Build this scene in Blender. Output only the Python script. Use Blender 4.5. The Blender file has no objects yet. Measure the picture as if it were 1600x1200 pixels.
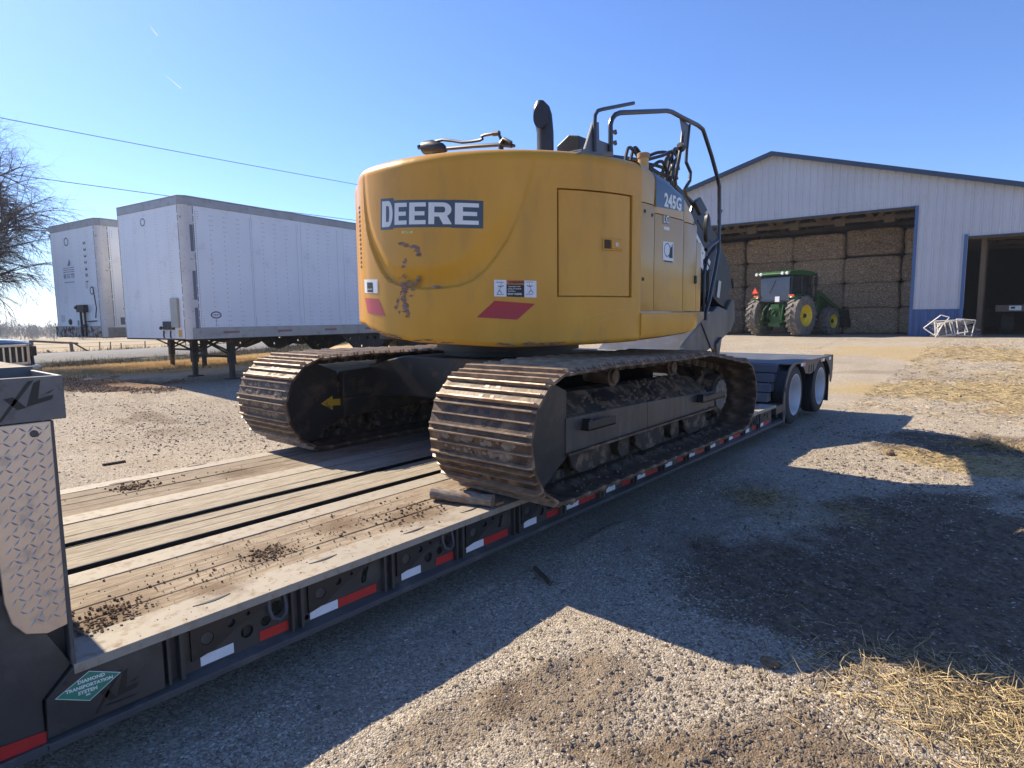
import bpy, bmesh, math, random
import numpy as np
from mathutils import Vector, Matrix
random.seed(7); rng = np.random.default_rng(7)
S = bpy.context.scene
COL = S.collection
PI = math.pi
# ------------------------------------------------------------------ camera
cam_d = bpy.data.cameras.new('camera'); cam = bpy.data.objects.new('camera', cam_d); COL.objects.link(cam)
cam_d.sensor_width = 36.0; cam_d.lens = 36.0 * 949.861 / 1600.0
cam_d.clip_start = 0.05; cam_d.clip_end = 6000
r_, u_, f_ = (0.76424935, 0.64482815, -0.0109352), (-0.06177095, 0.0900677, 0.99401819), (-0.64195582, 0.75900228, -0.10866583)
M = Matrix(((r_[0], u_[0], -f_[0]), (r_[1], u_[1], -f_[1]), (r_[2], u_[2], -f_[2]))).to_4x4()
M.translation = (2.3441, 0.82159, 1.54851)
cam.matrix_world = M
S.camera = cam
# ------------------------------------------------------------------ sky + sun
SUN_EL, SUN_TRAVEL = math.radians(38.5), math.atan2(0.045, 1.0)      # shadows fall towards +x
W = bpy.data.worlds.new('World'); S.world = W; W.use_nodes = True
nt = W.node_tree; bg = nt.nodes['Background']
sky = nt.nodes.new('ShaderNodeTexSky'); sky.sky_type = 'NISHITA'; sky.sun_disc = False
sky.sun_elevation = SUN_EL; sky.sun_rotation = math.radians(270) - SUN_TRAVEL
sky.air_density = 1.0; sky.dust_density = 0.35; sky.ozone_density = 2.2; sky.altitude = 250
tint = nt.nodes.new('ShaderNodeMix'); tint.data_type = 'RGBA'; tint.blend_type = 'MULTIPLY'; tint.inputs[0].default_value = 1; tint.inputs[7].default_value = (0.80, 1.0, 1.42, 1)
nt.links.new(sky.outputs[0], tint.inputs[6]); nt.links.new(tint.outputs[2], bg.inputs[0]); bg.inputs[1].default_value = 0.077
sun_d = bpy.data.lights.new('sun', 'SUN'); sun = bpy.data.objects.new('sun', sun_d); COL.objects.link(sun)
sun_d.energy = 5.0; sun_d.angle = math.radians(0.5); sun_d.color = (1.0, 0.87, 0.67)
tv = Vector((math.cos(SUN_EL) * math.cos(SUN_TRAVEL), math.cos(SUN_EL) * math.sin(SUN_TRAVEL), -math.sin(SUN_EL)))
sun.rotation_euler = tv.to_track_quat('-Z', 'Y').to_euler(); sun.location = (-30, 0, 40)
S.view_settings.view_transform = 'Standard'; S.view_settings.look = 'None'
S.view_settings.exposure = 0.95; S.view_settings.gamma = 1.0
S.view_settings.use_curve_mapping = False
# ------------------------------------------------------------------ helpers
def mat(name, col, rough=0.6, metal=0.0, col2=None, amt=0.5, scale=6.0, detail=5.0, bump=0.0, bscale=None,
        dirt=None, damt=0.5, dscale=3.0, dsharp=0.12, coat=0.0, spec=0.5, stretch=None, vary=0.0, emis=None, rawdirt=False, spots=None):
    m = bpy.data.materials.new(name); m.use_nodes = True
    n = m.node_tree.nodes; l = m.node_tree.links; b = n['Principled BSDF']
    b.inputs['Roughness'].default_value = rough; b.inputs['Metallic'].default_value = metal
    b.inputs['Specular IOR Level'].default_value = spec
    if coat: b.inputs['Coat Weight'].default_value = coat; b.inputs['Coat Roughness'].default_value = 0.12
    geo = n.new('ShaderNodeTexCoord'); src = geo.outputs['Object']
    raw = src
    if stretch:
        mp = n.new('ShaderNodeMapping'); mp.inputs['Scale'].default_value = stretch; l.new(src, mp.inputs[0]); src = mp.outputs[0]
    def noise(sc, de=detail, ro=0.55, src=src):
        t = n.new('ShaderNodeTexNoise'); t.inputs['Scale'].default_value = sc; t.inputs['Detail'].default_value = de
        t.inputs['Roughness'].default_value = ro; l.new(src, t.inputs[0]); return t.outputs[0]
    def ramp(x, a, c):
        t = n.new('ShaderNodeMapRange'); t.inputs[1].default_value = a; t.inputs[2].default_value = c; l.new(x, t.inputs[0]); return t.outputs[0]
    def mix(f, A, B):
        t = n.new('ShaderNodeMix'); t.data_type = 'RGBA'
        l.new(f, t.inputs[0])
        for s, v in ((6, A), (7, B)):
            if isinstance(v, tuple): t.inputs[s].default_value = (*v, 1)
            else: l.new(v, t.inputs[s])
        return t.outputs[2]
    def mul(x, k):
        t = n.new('ShaderNodeMath'); t.operation = 'MULTIPLY'; l.new(x, t.inputs[0]); t.inputs[1].default_value = k; return t.outputs[0]
    if col2 is None: col2 = tuple(c * 0.8 for c in col)
    c = mix(mul(ramp(noise(scale), 0.35, 0.65), amt), tuple(col), tuple(col2))
    if dirt is not None:
        d = ramp(noise(dscale, 8, 0.65, raw if rawdirt else src), 0.5 + (0.5 - damt) * 0.4, 0.5 + (0.5 - damt) * 0.4 + dsharp)
        c = mix(d, c, tuple(dirt))
        rr = n.new('ShaderNodeMapRange'); rr.inputs[3].default_value = rough; rr.inputs[4].default_value = 0.9
        l.new(d, rr.inputs[0]); l.new(rr.outputs[0], b.inputs['Roughness'])
    if spots:
        acc = None
        for (sx, sy, sr) in spots:
            vd = n.new('ShaderNodeVectorMath'); vd.operation = 'DISTANCE'; l.new(raw, vd.inputs[0]); vd.inputs[1].default_value = (sx, sy, .418)
            q = n.new('ShaderNodeMapRange'); q.inputs[1].default_value = 0; q.inputs[2].default_value = sr; q.inputs[3].default_value = .75; q.inputs[4].default_value = 0; l.new(vd.outputs['Value'], q.inputs[0])
            if acc is None: acc = q.outputs[0]
            else:
                mx = n.new('ShaderNodeMath'); mx.operation = 'MAXIMUM'; l.new(acc, mx.inputs[0]); l.new(q.outputs[0], mx.inputs[1]); acc = mx.outputs[0]
        ad = n.new('ShaderNodeMath'); ad.operation = 'ADD'; l.new(acc, ad.inputs[0]); l.new(noise(16, 8, .7, raw), ad.inputs[1])
        c = mix(ramp(ad.outputs[0], .72, 1.12), c, (.13, .085, .05))
    if vary:
        oi = n.new('ShaderNodeObjectInfo'); hv = n.new('ShaderNodeHueSaturation')
        mr = n.new('ShaderNodeMapRange'); mr.inputs[3].default_value = 1 - vary; mr.inputs[4].default_value = 1 + vary
        l.new(oi.outputs['Random'], mr.inputs[0]); l.new(mr.outputs[0], hv.inputs['Value']); l.new(c, hv.inputs['Color']); c = hv.outputs[0]
    l.new(c, b.inputs['Base Color'])
    if bump:
        bp = n.new('ShaderNodeBump'); bp.inputs['Strength'].default_value = 1.0; bp.inputs['Distance'].default_value = bump
        l.new(noise(bscale or scale * 4, 6), bp.inputs['Height']); l.new(bp.outputs[0], b.inputs['Normal'])
    if emis: b.inputs['Emission Color'].default_value = (*emis, 1); b.inputs['Emission Strength'].default_value = 1
    return m

class MB:
    """collects geometry of ONE part"""
    def __init__(s): s.v = []; s.f = []
    def add(s, vs, fs, M=None):
        o = len(s.v)
        if M is not None: vs = [tuple(M @ Vector(v)) for v in vs]
        s.v += [tuple(v) for v in vs]; s.f += [tuple(i + o for i in f) for f in fs]; return s
    def box(s, lo, hi, M=None):
        x0, y0, z0 = lo; x1, y1, z1 = hi
        vs = [(x0, y0, z0), (x1, y0, z0), (x1, y1, z0), (x0, y1, z0), (x0, y0, z1), (x1, y0, z1), (x1, y1, z1), (x0, y1, z1)]
        return s.add(vs, [(0, 3, 2, 1), (4, 5, 6, 7), (0, 1, 5, 4), (1, 2, 6, 5), (2, 3, 7, 6), (3, 0, 4, 7)], M)
    def prism(s, pts, a, b, axis='x', M=None):
        """polygon in the other two axes, extruded along axis from a to b"""
        def P(p, t):
            return {'x': (t, p[0], p[1]), 'y': (p[0], t, p[1]), 'z': (p[0], p[1], t)}[axis]
        n = len(pts); vs = [P(p, a) for p in pts] + [P(p, b) for p in pts]
        fs = [tuple(range(n))[::-1], tuple(range(n, 2 * n))] + [(i, (i + 1) % n, n + (i + 1) % n, n + i) for i in range(n)]
        return s.add(vs, fs, M)
    def tube(s, pts, r, n=8, caps=True, M=None):
        pts = [Vector(p) for p in pts]; rs = r if isinstance(r, (list, tuple)) else [r] * len(pts)
        vs = []; fs = []; up = None
        for i, p in enumerate(pts):
            t = (pts[min(i + 1, len(pts) - 1)] - pts[max(i - 1, 0)])
            if t.length < 1e-9: t = Vector((0, 0, 1))
            t.normalize()
            if up is None: up = Vector((0, 0, 1)) if abs(t.z) < 0.9 else Vector((1, 0, 0))
            a = t.cross(up); 
            if a.length < 1e-6: a = t.orthogonal()
            a.normalize(); b = a.cross(t).normalized(); up = b
            vs += [tuple(p + (a * math.cos(2 * PI * k / n) + b * math.sin(2 * PI * k / n)) * rs[i]) for k in range(n)]
        for i in range(len(pts) - 1):
            fs += [(i * n + k, i * n + (k + 1) % n, (i + 1) * n + (k + 1) % n, (i + 1) * n + k) for k in range(n)]
        if caps: fs += [tuple(range(n))[::-1], tuple(range((len(pts) - 1) * n, len(pts) * n))]
        return s.add(vs, fs, M)
    def lathe(s, prof, n=32, axis='x', c=(0, 0, 0), M=None, caps=(1, 1)):
        """profile (along, radius)"""
        vs = []; fs = []
        for a, r in prof:
            for k in range(n):
                co, si = math.cos(2 * PI * k / n) * r, math.sin(2 * PI * k / n) * r
                p = {'x': (a, co, si), 'y': (co, a, si), 'z': (co, si, a)}[axis]
                vs.append((p[0] + c[0], p[1] + c[1], p[2] + c[2]))
        for i in range(len(prof) - 1):
            fs += [(i * n + k, i * n + (k + 1) % n, (i + 1) * n + (k + 1) % n, (i + 1) * n + k) for k in range(n)]
        if caps[0]: fs += [tuple(range(n))[::-1]]
        if caps[1]: fs += [tuple(range((len(prof) - 1) * n, len(prof) * n))]
        return s.add(vs, fs, M)
    def grid(s, rows, closed=False):
        """rows: list of lists of points"""
        m = len(rows[0]); vs = [p for r in rows for p in r]; fs = []
        for i in range(len(rows) - 1):
            for j in range(m if closed else m - 1):
                fs.append((i * m + j, i * m + (j + 1) % m, (i + 1) * m + (j + 1) % m, (i + 1) * m + j))
        return s.add(vs, fs)
    def mesh(s, name, m, smooth=False, angle=35):
        me = bpy.data.meshes.new(name); me.from_pydata(s.v, [], s.f); me.materials.append(m)
        bm = bmesh.new(); bm.from_mesh(me); bmesh.ops.recalc_face_normals(bm, faces=bm.faces); bm.to_mesh(me); bm.free()
        if smooth:
            me.polygons.foreach_set('use_smooth', [True] * len(me.polygons)); me.set_sharp_from_angle(angle=math.radians(angle))
        return me
def link(name, me, parent=None, label=None, kind=None, loc=None, M=None):
    o = bpy.data.objects.new(name, me); COL.objects.link(o)
    if parent is not None: o.parent = parent
    if M is not None: o.matrix_basis = M
    if loc is not None: o.location = loc
    if label: o['label'] = label
    if kind: o['kind'] = kind
    return o
def part(name, mb, m, parent=None, smooth=False, bevel=0, label=None, kind=None, angle=35, M=None, loc=None, seg=2):
    o = link(name, mb.mesh(name, m, smooth, angle), parent, label, kind, loc, M)
    if bevel:
        b = o.modifiers.new('bevel', 'BEVEL'); b.width = bevel; b.segments = seg; b.limit_method = 'ANGLE'; b.angle_limit = math.radians(40)
    return o
def thing(name, label, cat, loc=(0, 0, 0), rz=0, group=None):
    o = bpy.data.objects.new(name, None); COL.objects.link(o); o.location = loc; o.rotation_euler = (0, 0, rz)
    o['label'] = label; o['category'] = cat
    if group: o['group'] = group
    return o
def tag(o, label, cat, group=None, kind=None):
    o['label'] = label; o['category'] = cat
    if group: o['group'] = group
    if kind: o['kind'] = kind
    return o
def stuff(o, label):
    o['kind'] = 'stuff'; o['label'] = label; return o
def flatshape(loops, thick):
    """2D loops (outer + holes) -> verts, faces of a plate in local XY, thickness along Z (centred)"""
    cu = bpy.data.curves.new('tmp', 'CURVE'); cu.dimensions = '2D'; cu.fill_mode = 'BOTH'; cu.extrude = thick / 2
    for lp in loops:
        sp = cu.splines.new('POLY'); sp.points.add(len(lp) - 1); sp.use_cyclic_u = True
        for p, q in zip(sp.points, lp): p.co = (q[0], q[1], 0, 1)
    o = bpy.data.objects.new('tmp', cu); COL.objects.link(o)
    me = bpy.data.meshes.new_from_object(o.evaluated_get(bpy.context.evaluated_depsgraph_get()))
    vs = [tuple(v.co) for v in me.vertices]; fs = [tuple(p.vertices) for p in me.polygons]
    bpy.data.objects.remove(o); bpy.data.curves.remove(cu); bpy.data.meshes.remove(me)
    return vs, fs
def textshape(s, size=1.0, bold=0.0, align='CENTER', thick=0.0, space=1.0, res=2):
    cu = bpy.data.curves.new('tmp', 'FONT'); cu.body = s; cu.size = size; cu.offset = bold; cu.align_x = align; cu.align_y = 'CENTER'
    cu.extrude = thick; cu.space_character = space; cu.resolution_u = res
    o = bpy.data.objects.new('tmp', cu); COL.objects.link(o)
    me = bpy.data.meshes.new_from_object(o.evaluated_get(bpy.context.evaluated_depsgraph_get()))
    vs = [tuple(v.co) for v in me.vertices]; fs = [tuple(p.vertices) for p in me.polygons]
    bpy.data.objects.remove(o); bpy.data.curves.remove(cu); bpy.data.meshes.remove(me)
    return vs, fs
def circ(cx, cy, r, n=16, r2=None): return [(cx + r * math.cos(2 * PI * k / n), cy + (r2 or r) * math.sin(2 * PI * k / n)) for k in range(n)]
MYZ = lambda x: Matrix(((0, 0, 1, x), (1, 0, 0, 0), (0, 1, 0, 0), (0, 0, 0, 1)))       # local XY -> world YZ, facing +x
def ss(t): t = np.clip(t, 0, 1); return t * t * (3 - 2 * t)
def bulk(name, V, F3, m, attrs=None, smooth=False):
    """fast mesh from numpy arrays; F3 (n,k)"""
    me = bpy.data.meshes.new(name); k = F3.shape[1]; n = len(F3)
    me.vertices.add(len(V)); me.vertices.foreach_set('co', V.astype(np.float32).ravel())
    me.loops.add(n * k); me.loops.foreach_set('vertex_index', F3.astype(np.int32).ravel())
    me.polygons.add(n); me.polygons.foreach_set('loop_start', np.arange(0, n * k, k, dtype=np.int32))
    me.polygons.foreach_set('loop_total', np.full(n, k, dtype=np.int32))
    me.polygons.foreach_set('use_smooth', np.full(n, smooth))
    me.update(calc_edges=True)
    for a, v in (attrs or {}).items():
        at = me.attributes.new(a, 'FLOAT', 'POINT'); at.data.foreach_set('value', v.astype(np.float32))
    me.materials.append(m); return me
# value noise in numpy
_P = rng.random((256, 256))
def vn(x, y, s):
    x = np.asarray(x) * s; y = np.asarray(y) * s; xi = np.floor(x).astype(int); yi = np.floor(y).astype(int); fx = x - xi; fy = y - yi
    fx = fx * fx * (3 - 2 * fx); fy = fy * fy * (3 - 2 * fy); g = lambda a, b: _P[a % 256, b % 256]
    return (g(xi, yi) * (1 - fx) + g(xi + 1, yi) * fx) * (1 - fy) + (g(xi, yi + 1) * (1 - fx) + g(xi + 1, yi + 1) * fx) * fy
def fbm(x, y, s, o=4): return sum(vn(x + 7.3 * k, y - 3.1 * k, s * 2 ** k) * 0.5 ** k for k in range(o)) / sum(0.5 ** k for k in range(o))
# ------------------------------------------------------------------ terrain
def H(x, y):
    x = np.asarray(x, float); y = np.asarray(y, float)
    hb = 0.57 * ss((y - 12.5) / 14.5) * ss((x + 34) / 12)
    w = np.interp(x, [-900, -250, -60, -40, -33, -31.5, -24, -22.6, -21.5, -18, -11, -6], [-9, -5.2, -1.4, -0.62, -0.25, 0.2, 0.2, 0.0, 0.08, 0.2, 0.2, 0.0])
    base = np.where(hb > np.maximum(w, 0), hb, w)
    return base
def E_(x, y, cx, cy, rx, ry, rot=0.0):
    c, s = math.cos(rot), math.sin(rot); dx = x - cx; dy = y - cy; a = (dx * c + dy * s) / rx; b = (-dx * s + dy * c) / ry
    return np.sqrt(a * a + b * b)
def blob(x, y, cx, cy, rx, ry, rot=0, soft=0.35):
    n = fbm(x, y, 1.6, 5) - 0.5
    return 1 - ss((E_(x, y, cx, cy, rx, ry, rot) + n * 1.1 - 1 + soft) / (2 * soft))
def masks(x, y):
    mud = blob(x, y, 2.35, 5.35, 1.05, 1.75, 0.1) + 0.8 * blob(x, y, 1.35, 4.35, 0.55, 0.55, 0.3) + 0.9 * blob(x, y, 2.0, 9.6, 1.1, 0.75, 0.3)
    mud += 0.8 * blob(x, y, 2.05, 2.75, 0.65, 0.6) + 0.9 * blob(x, y, 1.35, 1.95, 0.35, 0.25) + .55 * blob(x, y, 1.0, 2.9, .25, .35) + .5 * blob(x, y, .75, 2.3, .12, .3) + 0.6 * blob(x, y, 5, 13.5, 3, 1.2, 0.1) + .4 * blob(x, y, 3, 17.0, 5, 1.0, -0.1)
    mud += 0.5 * blob(x, y, -7.5, 4.1, 1.6, 0.5, -0.15) * ss((0.62 - vn(x, y, 3)) * 4) + 0.35 * blob(x, y, .55, 5.6, .3, 1.2)
    straw = 0.75 * blob(x, y, 3.0, 3.1, .9, 0.42, 0.25) + blob(x, y, 2.3, 8.6, 1.1, 0.5, 0.2) + 0.8 * blob(x, y, 2.4, 15, 3.5, 1.6, 0.1) + 0.7 * blob(x, y, 1.5, 22, 5, 2.2, -.1) + 0.5 * blob(x, y, 6, 18, 6, 2.5)
    straw += 0.45 * blob(x, y, 1.15, 5.9, 0.5, 0.4, 0.3) + 0.3 * blob(x, y, 2, 12.5, 2, .8)
    leaf = blob(x, y, -13.5, 4.6, 2.6, 1.3, 0.35) * 0.9
    edge = -14.8 + 1.3 * (fbm(x, y, 0.6, 3) - 0.5) - 0.10 * (y - 5)
    grass = ss((edge - x) / 1.1)
    return np.clip(mud, 0, 1), np.clip(straw, 0, 1), np.clip(grass, 0, 1), np.clip(leaf, 0, 1)

def ground_material():
    m = bpy.data.materials.new('gravel_ground'); m.use_nodes = True; n = m.node_tree.nodes; l = m.node_tree.links; b = n['Principled BSDF']
    b.inputs['Roughness'].default_value = 0.95; b.inputs['Specular IOR Level'].default_value = 0.15
    tc = n.new('ShaderNodeTexCoord').outputs['Object']
    def tex(kind, sc, **k):
        t = n.new(kind); t.inputs['Scale'].default_value = sc
        for a, v in k.items(): t.inputs[a].default_value = v
        l.new(tc, t.inputs[0]); return t
    def mix(f, A, B, blend='MIX'):
        t = n.new('ShaderNodeMix'); t.data_type = 'RGBA'; t.blend_type = blend
        if isinstance(f, float): t.inputs[0].default_value = f
        else: l.new(f, t.inputs[0])
        for s_, v in ((6, A), (7, B)):
            if isinstance(v, tuple): t.inputs[s_].default_value = (*v, 1)
            else: l.new(v, t.inputs[s_])
        return t.outputs[2]
    def rng_(x, a, c, d=0.0, e=1.0):
        t = n.new('ShaderNodeMapRange'); t.inputs[1].default_value = a; t.inputs[2].default_value = c; t.inputs[3].default_value = d; t.inputs[4].default_value = e; l.new(x, t.inputs[0]); return t.outputs[0]
    def attr(a): t = n.new('ShaderNodeAttribute'); t.attribute_name = a; return t.outputs['Fac']
    def ma(op, x, y):
        t = n.new('ShaderNodeMath'); t.operation = op; t.use_clamp = False
        for i, v in enumerate((x, y)):
            if isinstance(v, float): t.inputs[i].default_value = v
            else: l.new(v, t.inputs[i])
        return t.outputs[0]
    v1 = tex('ShaderNodeTexVoronoi', 125.0); v2 = tex('ShaderNodeTexVoronoi', 60.0)
    n1 = tex('ShaderNodeTexNoise', 1.3, Detail=6.0, Roughness=0.6).outputs[0]; n2 = tex('ShaderNodeTexNoise', 28.0, Detail=5.0, Roughness=0.7).outputs[0]
    n3 = tex('ShaderNodeTexNoise', 0.35, Detail=4.0).outputs[0]
    sep = n.new('ShaderNodeSeparateColor'); l.new(v1.outputs['Color'], sep.inputs[0])
    g = mix(sep.outputs[0], (0.17, 0.14, 0.105), (0.50, 0.43, 0.335))
    g = mix(rng_(sep.outputs[1], 0.8, 1.0), g, (0.62, 0.55, 0.46))
    sep2 = n.new('ShaderNodeSeparateColor'); l.new(v2.outputs['Color'], sep2.inputs[0])
    g = mix(rng_(sep2.outputs[0], 0.72, 0.8), g, mix(sep2.outputs[1], (0.25, 0.21, 0.165), (0.56, 0.49, 0.40)))
    g = mix(rng_(n1, 0.48, 0.7, 0.0, 0.7), g, (0.30, 0.245, 0.18))            # earth showing between the stones
    g = mix(rng_(n3, 0.45, 0.65, 0.0, 0.25), g, (0.22, 0.19, 0.16))
    nm = rng_(n2, 0.35, 0.65)
    mudc = mix(nm, (0.10, 0.075, 0.052), (0.24, 0.18, 0.125))
    mf = rng_(ma('ADD', ma('MULTIPLY', attr('mud'), 1.35), ma('MULTIPLY', n2, 0.55)), 0.62, 1.15)
    c = mix(mf, g, mudc)
    strawc = mix(nm, (0.24, 0.17, 0.075), (0.52, 0.40, 0.20))
    sf = rng_(ma('ADD', attr('straw'), ma('MULTIPLY', n2, 0.8)), 0.75, 1.2, 0.0, 0.85)
    c = mix(sf, c, strawc)
    leafc = mix(nm, (0.13, 0.07, 0.045), (0.33, 0.22, 0.14))
    c = mix(rng_(ma('ADD', attr('leaf'), ma('MULTIPLY', n2, 0.7)), 0.7, 1.1), c, leafc)
    ng = tex('ShaderNodeTexNoise', 3.0, Detail=7.0, Roughness=0.7).outputs[0]
    gr = mix(rng_(ng, 0.4, 0.6), (0.42, 0.30, 0.16), (0.58, 0.44, 0.25))
    gr = mix(rng_(n1, 0.56, 0.66, 0.0, 0.7), gr, (0.26, 0.20, 0.10))
    c = mix(attr('grass'), c, gr)
    scrub = mix(rng_(ng, 0.42, 0.6), (0.035, 0.036, 0.024), (0.12, 0.11, 0.08))
    c = mix(attr('scrub'), c, scrub)
    fld = mix(rng_(ng, 0.35, 0.65), (0.27, 0.21, 0.13), (0.38, 0.30, 0.19))
    c = mix(attr('field'), c, fld)
    l.new(c, b.inputs['Base Color'])
    h = ma('ADD', ma('MULTIPLY', v1.outputs['Distance'], -0.55), ma('MULTIPLY', n2, 0.9))
    bp = n.new('ShaderNodeBump'); bp.inputs['Distance'].default_value = 0.012; bp.inputs['Strength'].default_value = 0.9; l.new(h, bp.inputs['Height']); l.new(bp.outputs[0], b.inputs['Normal'])
    return m
def axis(parts):
    out = [parts[0][0]]
    for a, b_, st in parts: k = max(1, int(round((b_ - a) / st))); out += list(a + (b_ - a) * (np.arange(1, k + 1) / k))
    return np.array(out)
gx = axis([(-1600, -900, 200), (-900, -250, 60), (-250, -60, 10), (-60, -26, 1.0), (-26, -13, .25), (-13, -3, .1), (-3, 0, .15), (0, 3.6, .025), (3.6, 14, .4), (14, 60, 3), (60, 1600, 200)])
gy = axis([(-1600, -200, 200), (-200, -20, 15), (-20, 0.8, .8), (.8, 6.5, .03), (6.5, 12.5, .06), (12.5, 34, .25), (34, 100, 3), (100, 400, 30), (400, 1600, 200)])
GX, GY = np.meshgrid(gx, gy); X_, Y_ = GX.ravel(), GY.ravel()
mud, straw, grass, leaf = masks(X_, Y_)
road_near = np.interp(Y_, [0, 6, 11.5, 25.9, 60], [-23.2, -23.4, -24.2, -30.0, -46.0])
rd = road_near - X_                                      # >0 : on or beyond the road
Hx = np.where(X_ < -20, X_ + (-23.6 - road_near), X_)    # road bends, the bank follows it
near = (X_ > -14) & (X_ < 4) & (Y_ > 0.5) & (Y_ < 13)
relief = (fbm(X_, Y_, 1.1, 4) - .5) * 0.035 + (fbm(X_, Y_, 9, 3) - .5) * (0.012 + 0.06 * mud + .015 * straw)
tread = np.sin((X_ * 0.25 + Y_) * 2 * PI / 0.16 + 3 * fbm(X_, Y_, 1.5, 2)) * 0.012 * np.clip(mud, 0, 1) * ss((vn(X_, Y_, 1.1) - .35) * 5)
under = (X_ > -2.9) & (X_ < 0.05)
Z_ = H(Hx, Y_) + np.where(near & ~under, relief + tread, np.where((X_ > -40) & ~under, (fbm(X_, Y_, .7, 3) - .5) * .05, 0))
Z_ = np.where((rd > -0.1) & (rd < 7.3), H(-27.0, 0) - 0.03, Z_)
Z_ = np.where(Y_ > 27, H(np.clip(Hx, -900, 900), Y_), Z_)
scrub = ss((rd + 3.0) / 0.5) * (1 - ss((rd - 0.0) / 0.3)) + ss((rd - 6.8) / .5) * (1 - ss((rd - 9) / 1.5))
field = ss((rd - 8) / 2); grass = np.where(rd > -2.6, 0, grass)
nX, nY = len(gx), len(gy); idx = np.arange(nX * nY).reshape(nY, nX)
Q = np.stack([idx[:-1, :-1], idx[:-1, 1:], idx[1:, 1:], idx[1:, :-1]], -1).reshape(-1, 4)
g_ = link('ground', bulk('ground', np.stack([X_, Y_, Z_], 1), Q, ground_material(), dict(mud=mud, straw=straw, grass=grass, leaf=leaf, scrub=scrub, field=field), smooth=True), kind='structure')
# asphalt road
asph = mat('asphalt', (0.085, 0.085, 0.088), 0.9, col2=(0.14, 0.14, 0.14), scale=3, amt=.8, bump=.004, bscale=60)
rb = MB(); ys = np.linspace(-60, 60, 60); rows = []
for y in ys:
    e = float(np.interp(y, [0, 6, 11.5, 25.9, 60], [-23.2, -23.4, -24.2, -30.0, -46.0])); 
    rows.append([(e, y, .17), (e - .15, y, .22), (e - 3.5, y, .27), (e - 6.9, y, .22), (e - 7.1, y, .17)])
rb.grid(rows); link('road', rb.mesh('road', asph, True), kind='structure')
# ------------------------------------------------------------------ lowboy trailer
_link = link
def link(name, me, parent=None, label=None, kind=None, loc=None, M=None):
    o = _link(name, me, parent, label, kind, loc, M)
    if parent is not None and parent.get('wc'): o.matrix_parent_inverse = Matrix.Translation(-parent.location)
    return o
def wthing(*a, **k):
    """thing whose parts are given in world coordinates"""
    o = thing(*a, **k); o['wc'] = 1; return o
dust = (0.33, 0.28, 0.21)
m_dkst = mat('dark_painted_steel', (0.030, 0.029, 0.029), 0.5, 0.0, col2=(0.08, 0.076, 0.07), scale=4, dirt=(0.15, 0.13, 0.105), damt=.45, dscale=2.5, dsharp=.3, bump=.001, bscale=40)
m_flange = mat('grey_blue_steel', (0.055, 0.057, 0.063), 0.5, 0.0, col2=(0.085, 0.085, 0.085), scale=5, dirt=(0.2, 0.18, 0.16), damt=.42, dscale=6, dsharp=.3)
m_black = mat('black_steel', (0.018, 0.018, 0.02), 0.45, 0.1, col2=(0.03, 0.03, 0.03), dirt=(0.1, 0.09, 0.075), damt=.35, dscale=5, dsharp=.3)
m_decksteel = mat('dusty_deck_steel', (0.29, 0.26, 0.215), 0.75, 0.0, col2=(0.35, 0.305, 0.245), scale=3, amt=.8, dirt=(0.25, 0.19, 0.13), damt=.47, dscale=22, dsharp=.15, spots=[(-.33, 1.52, .30), (-.42, 2.22, .28), (-.3, 3.05, .4), (-2.3, 2.25, .25), (-.48, 2.7, .3), (-2.1, 2.9, .3), (-.2, 1.9, .2)], bump=.001, bscale=60)
m_wood = mat('weathered_deck_wood', (0.31, 0.25, 0.185), 0.9, 0, col2=(0.18, 0.135, 0.09), amt=1, scale=9, stretch=(7, .8, 9), dirt=(0.17, 0.115, 0.07), damt=.47, dscale=4.5, dsharp=.22, rawdirt=True, spots=[(-.33, 1.52, .30), (-.42, 2.22, .28), (-.3, 3.05, .4), (-2.3, 2.25, .25), (-.48, 2.7, .3), (-2.1, 2.9, .3), (-.2, 1.9, .2)], bump=.004, bscale=26, vary=.16)
m_woodp = mat('pale_deck_wood', (0.38, 0.335, 0.265), 0.9, 0, col2=(0.24, 0.195, 0.14), amt=1, scale=9, stretch=(7, .8, 9), dirt=(0.24, 0.18, 0.12), damt=.44, dscale=3.5, dsharp=.25, rawdirt=True, bump=.004, bscale=26, vary=.1)
m_white = mat('white_tape', (0.74, 0.76, 0.8), 0.4, 0, col2=(0.62, 0.63, 0.66), scale=20)
m_red = mat('red_tape', (0.50, 0.025, 0.022), 0.4, 0, col2=(0.36, 0.02, 0.02), scale=15)
m_alu = mat('aluminium', (0.66, 0.54, 0.43), 0.45, 0.8, col2=(0.52, 0.42, 0.33), scale=8, dirt=(0.30, 0.26, 0.20), damt=.4, dscale=9, dsharp=.3)
m_alur = mat('worn_tread_ridge', (0.5, 0.49, 0.47), 0.3, 1.0)
m_tyre = mat('tyre_rubber', (0.022, 0.022, 0.022), 0.75, 0, col2=(0.045, 0.042, 0.038), scale=6, dirt=(0.10, 0.085, 0.065), damt=.35, dscale=4, dsharp=.3)
m_rimw = mat('white_rim', (0.58, 0.58, 0.60), 0.4, 0, col2=(0.45, 0.45, 0.46), amt=.9, scale=5)
m_lamp = mat('red_lens', (0.45, 0.02, 0.015), 0.25)
m_orange = mat('orange_reflector', (0.72, 0.24, 0.12), 0.35)
m_green = mat('green_sign', (0.02, 0.20, 0.13), 0.45, col2=(0.03, 0.25, 0.17), scale=10)
m_print = mat('white_print', (0.75, 0.77, 0.75), 0.5)
m_printk = mat('black_print', (0.012, 0.012, 0.013), 0.5)
LB = wthing('lowboy_trailer', 'long dark lowboy trailer with wooden deck carrying the yellow excavator', 'trailer', (-1.3, 5.0, 0))
Y0, Y1 = 1.33, 8.72
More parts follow.
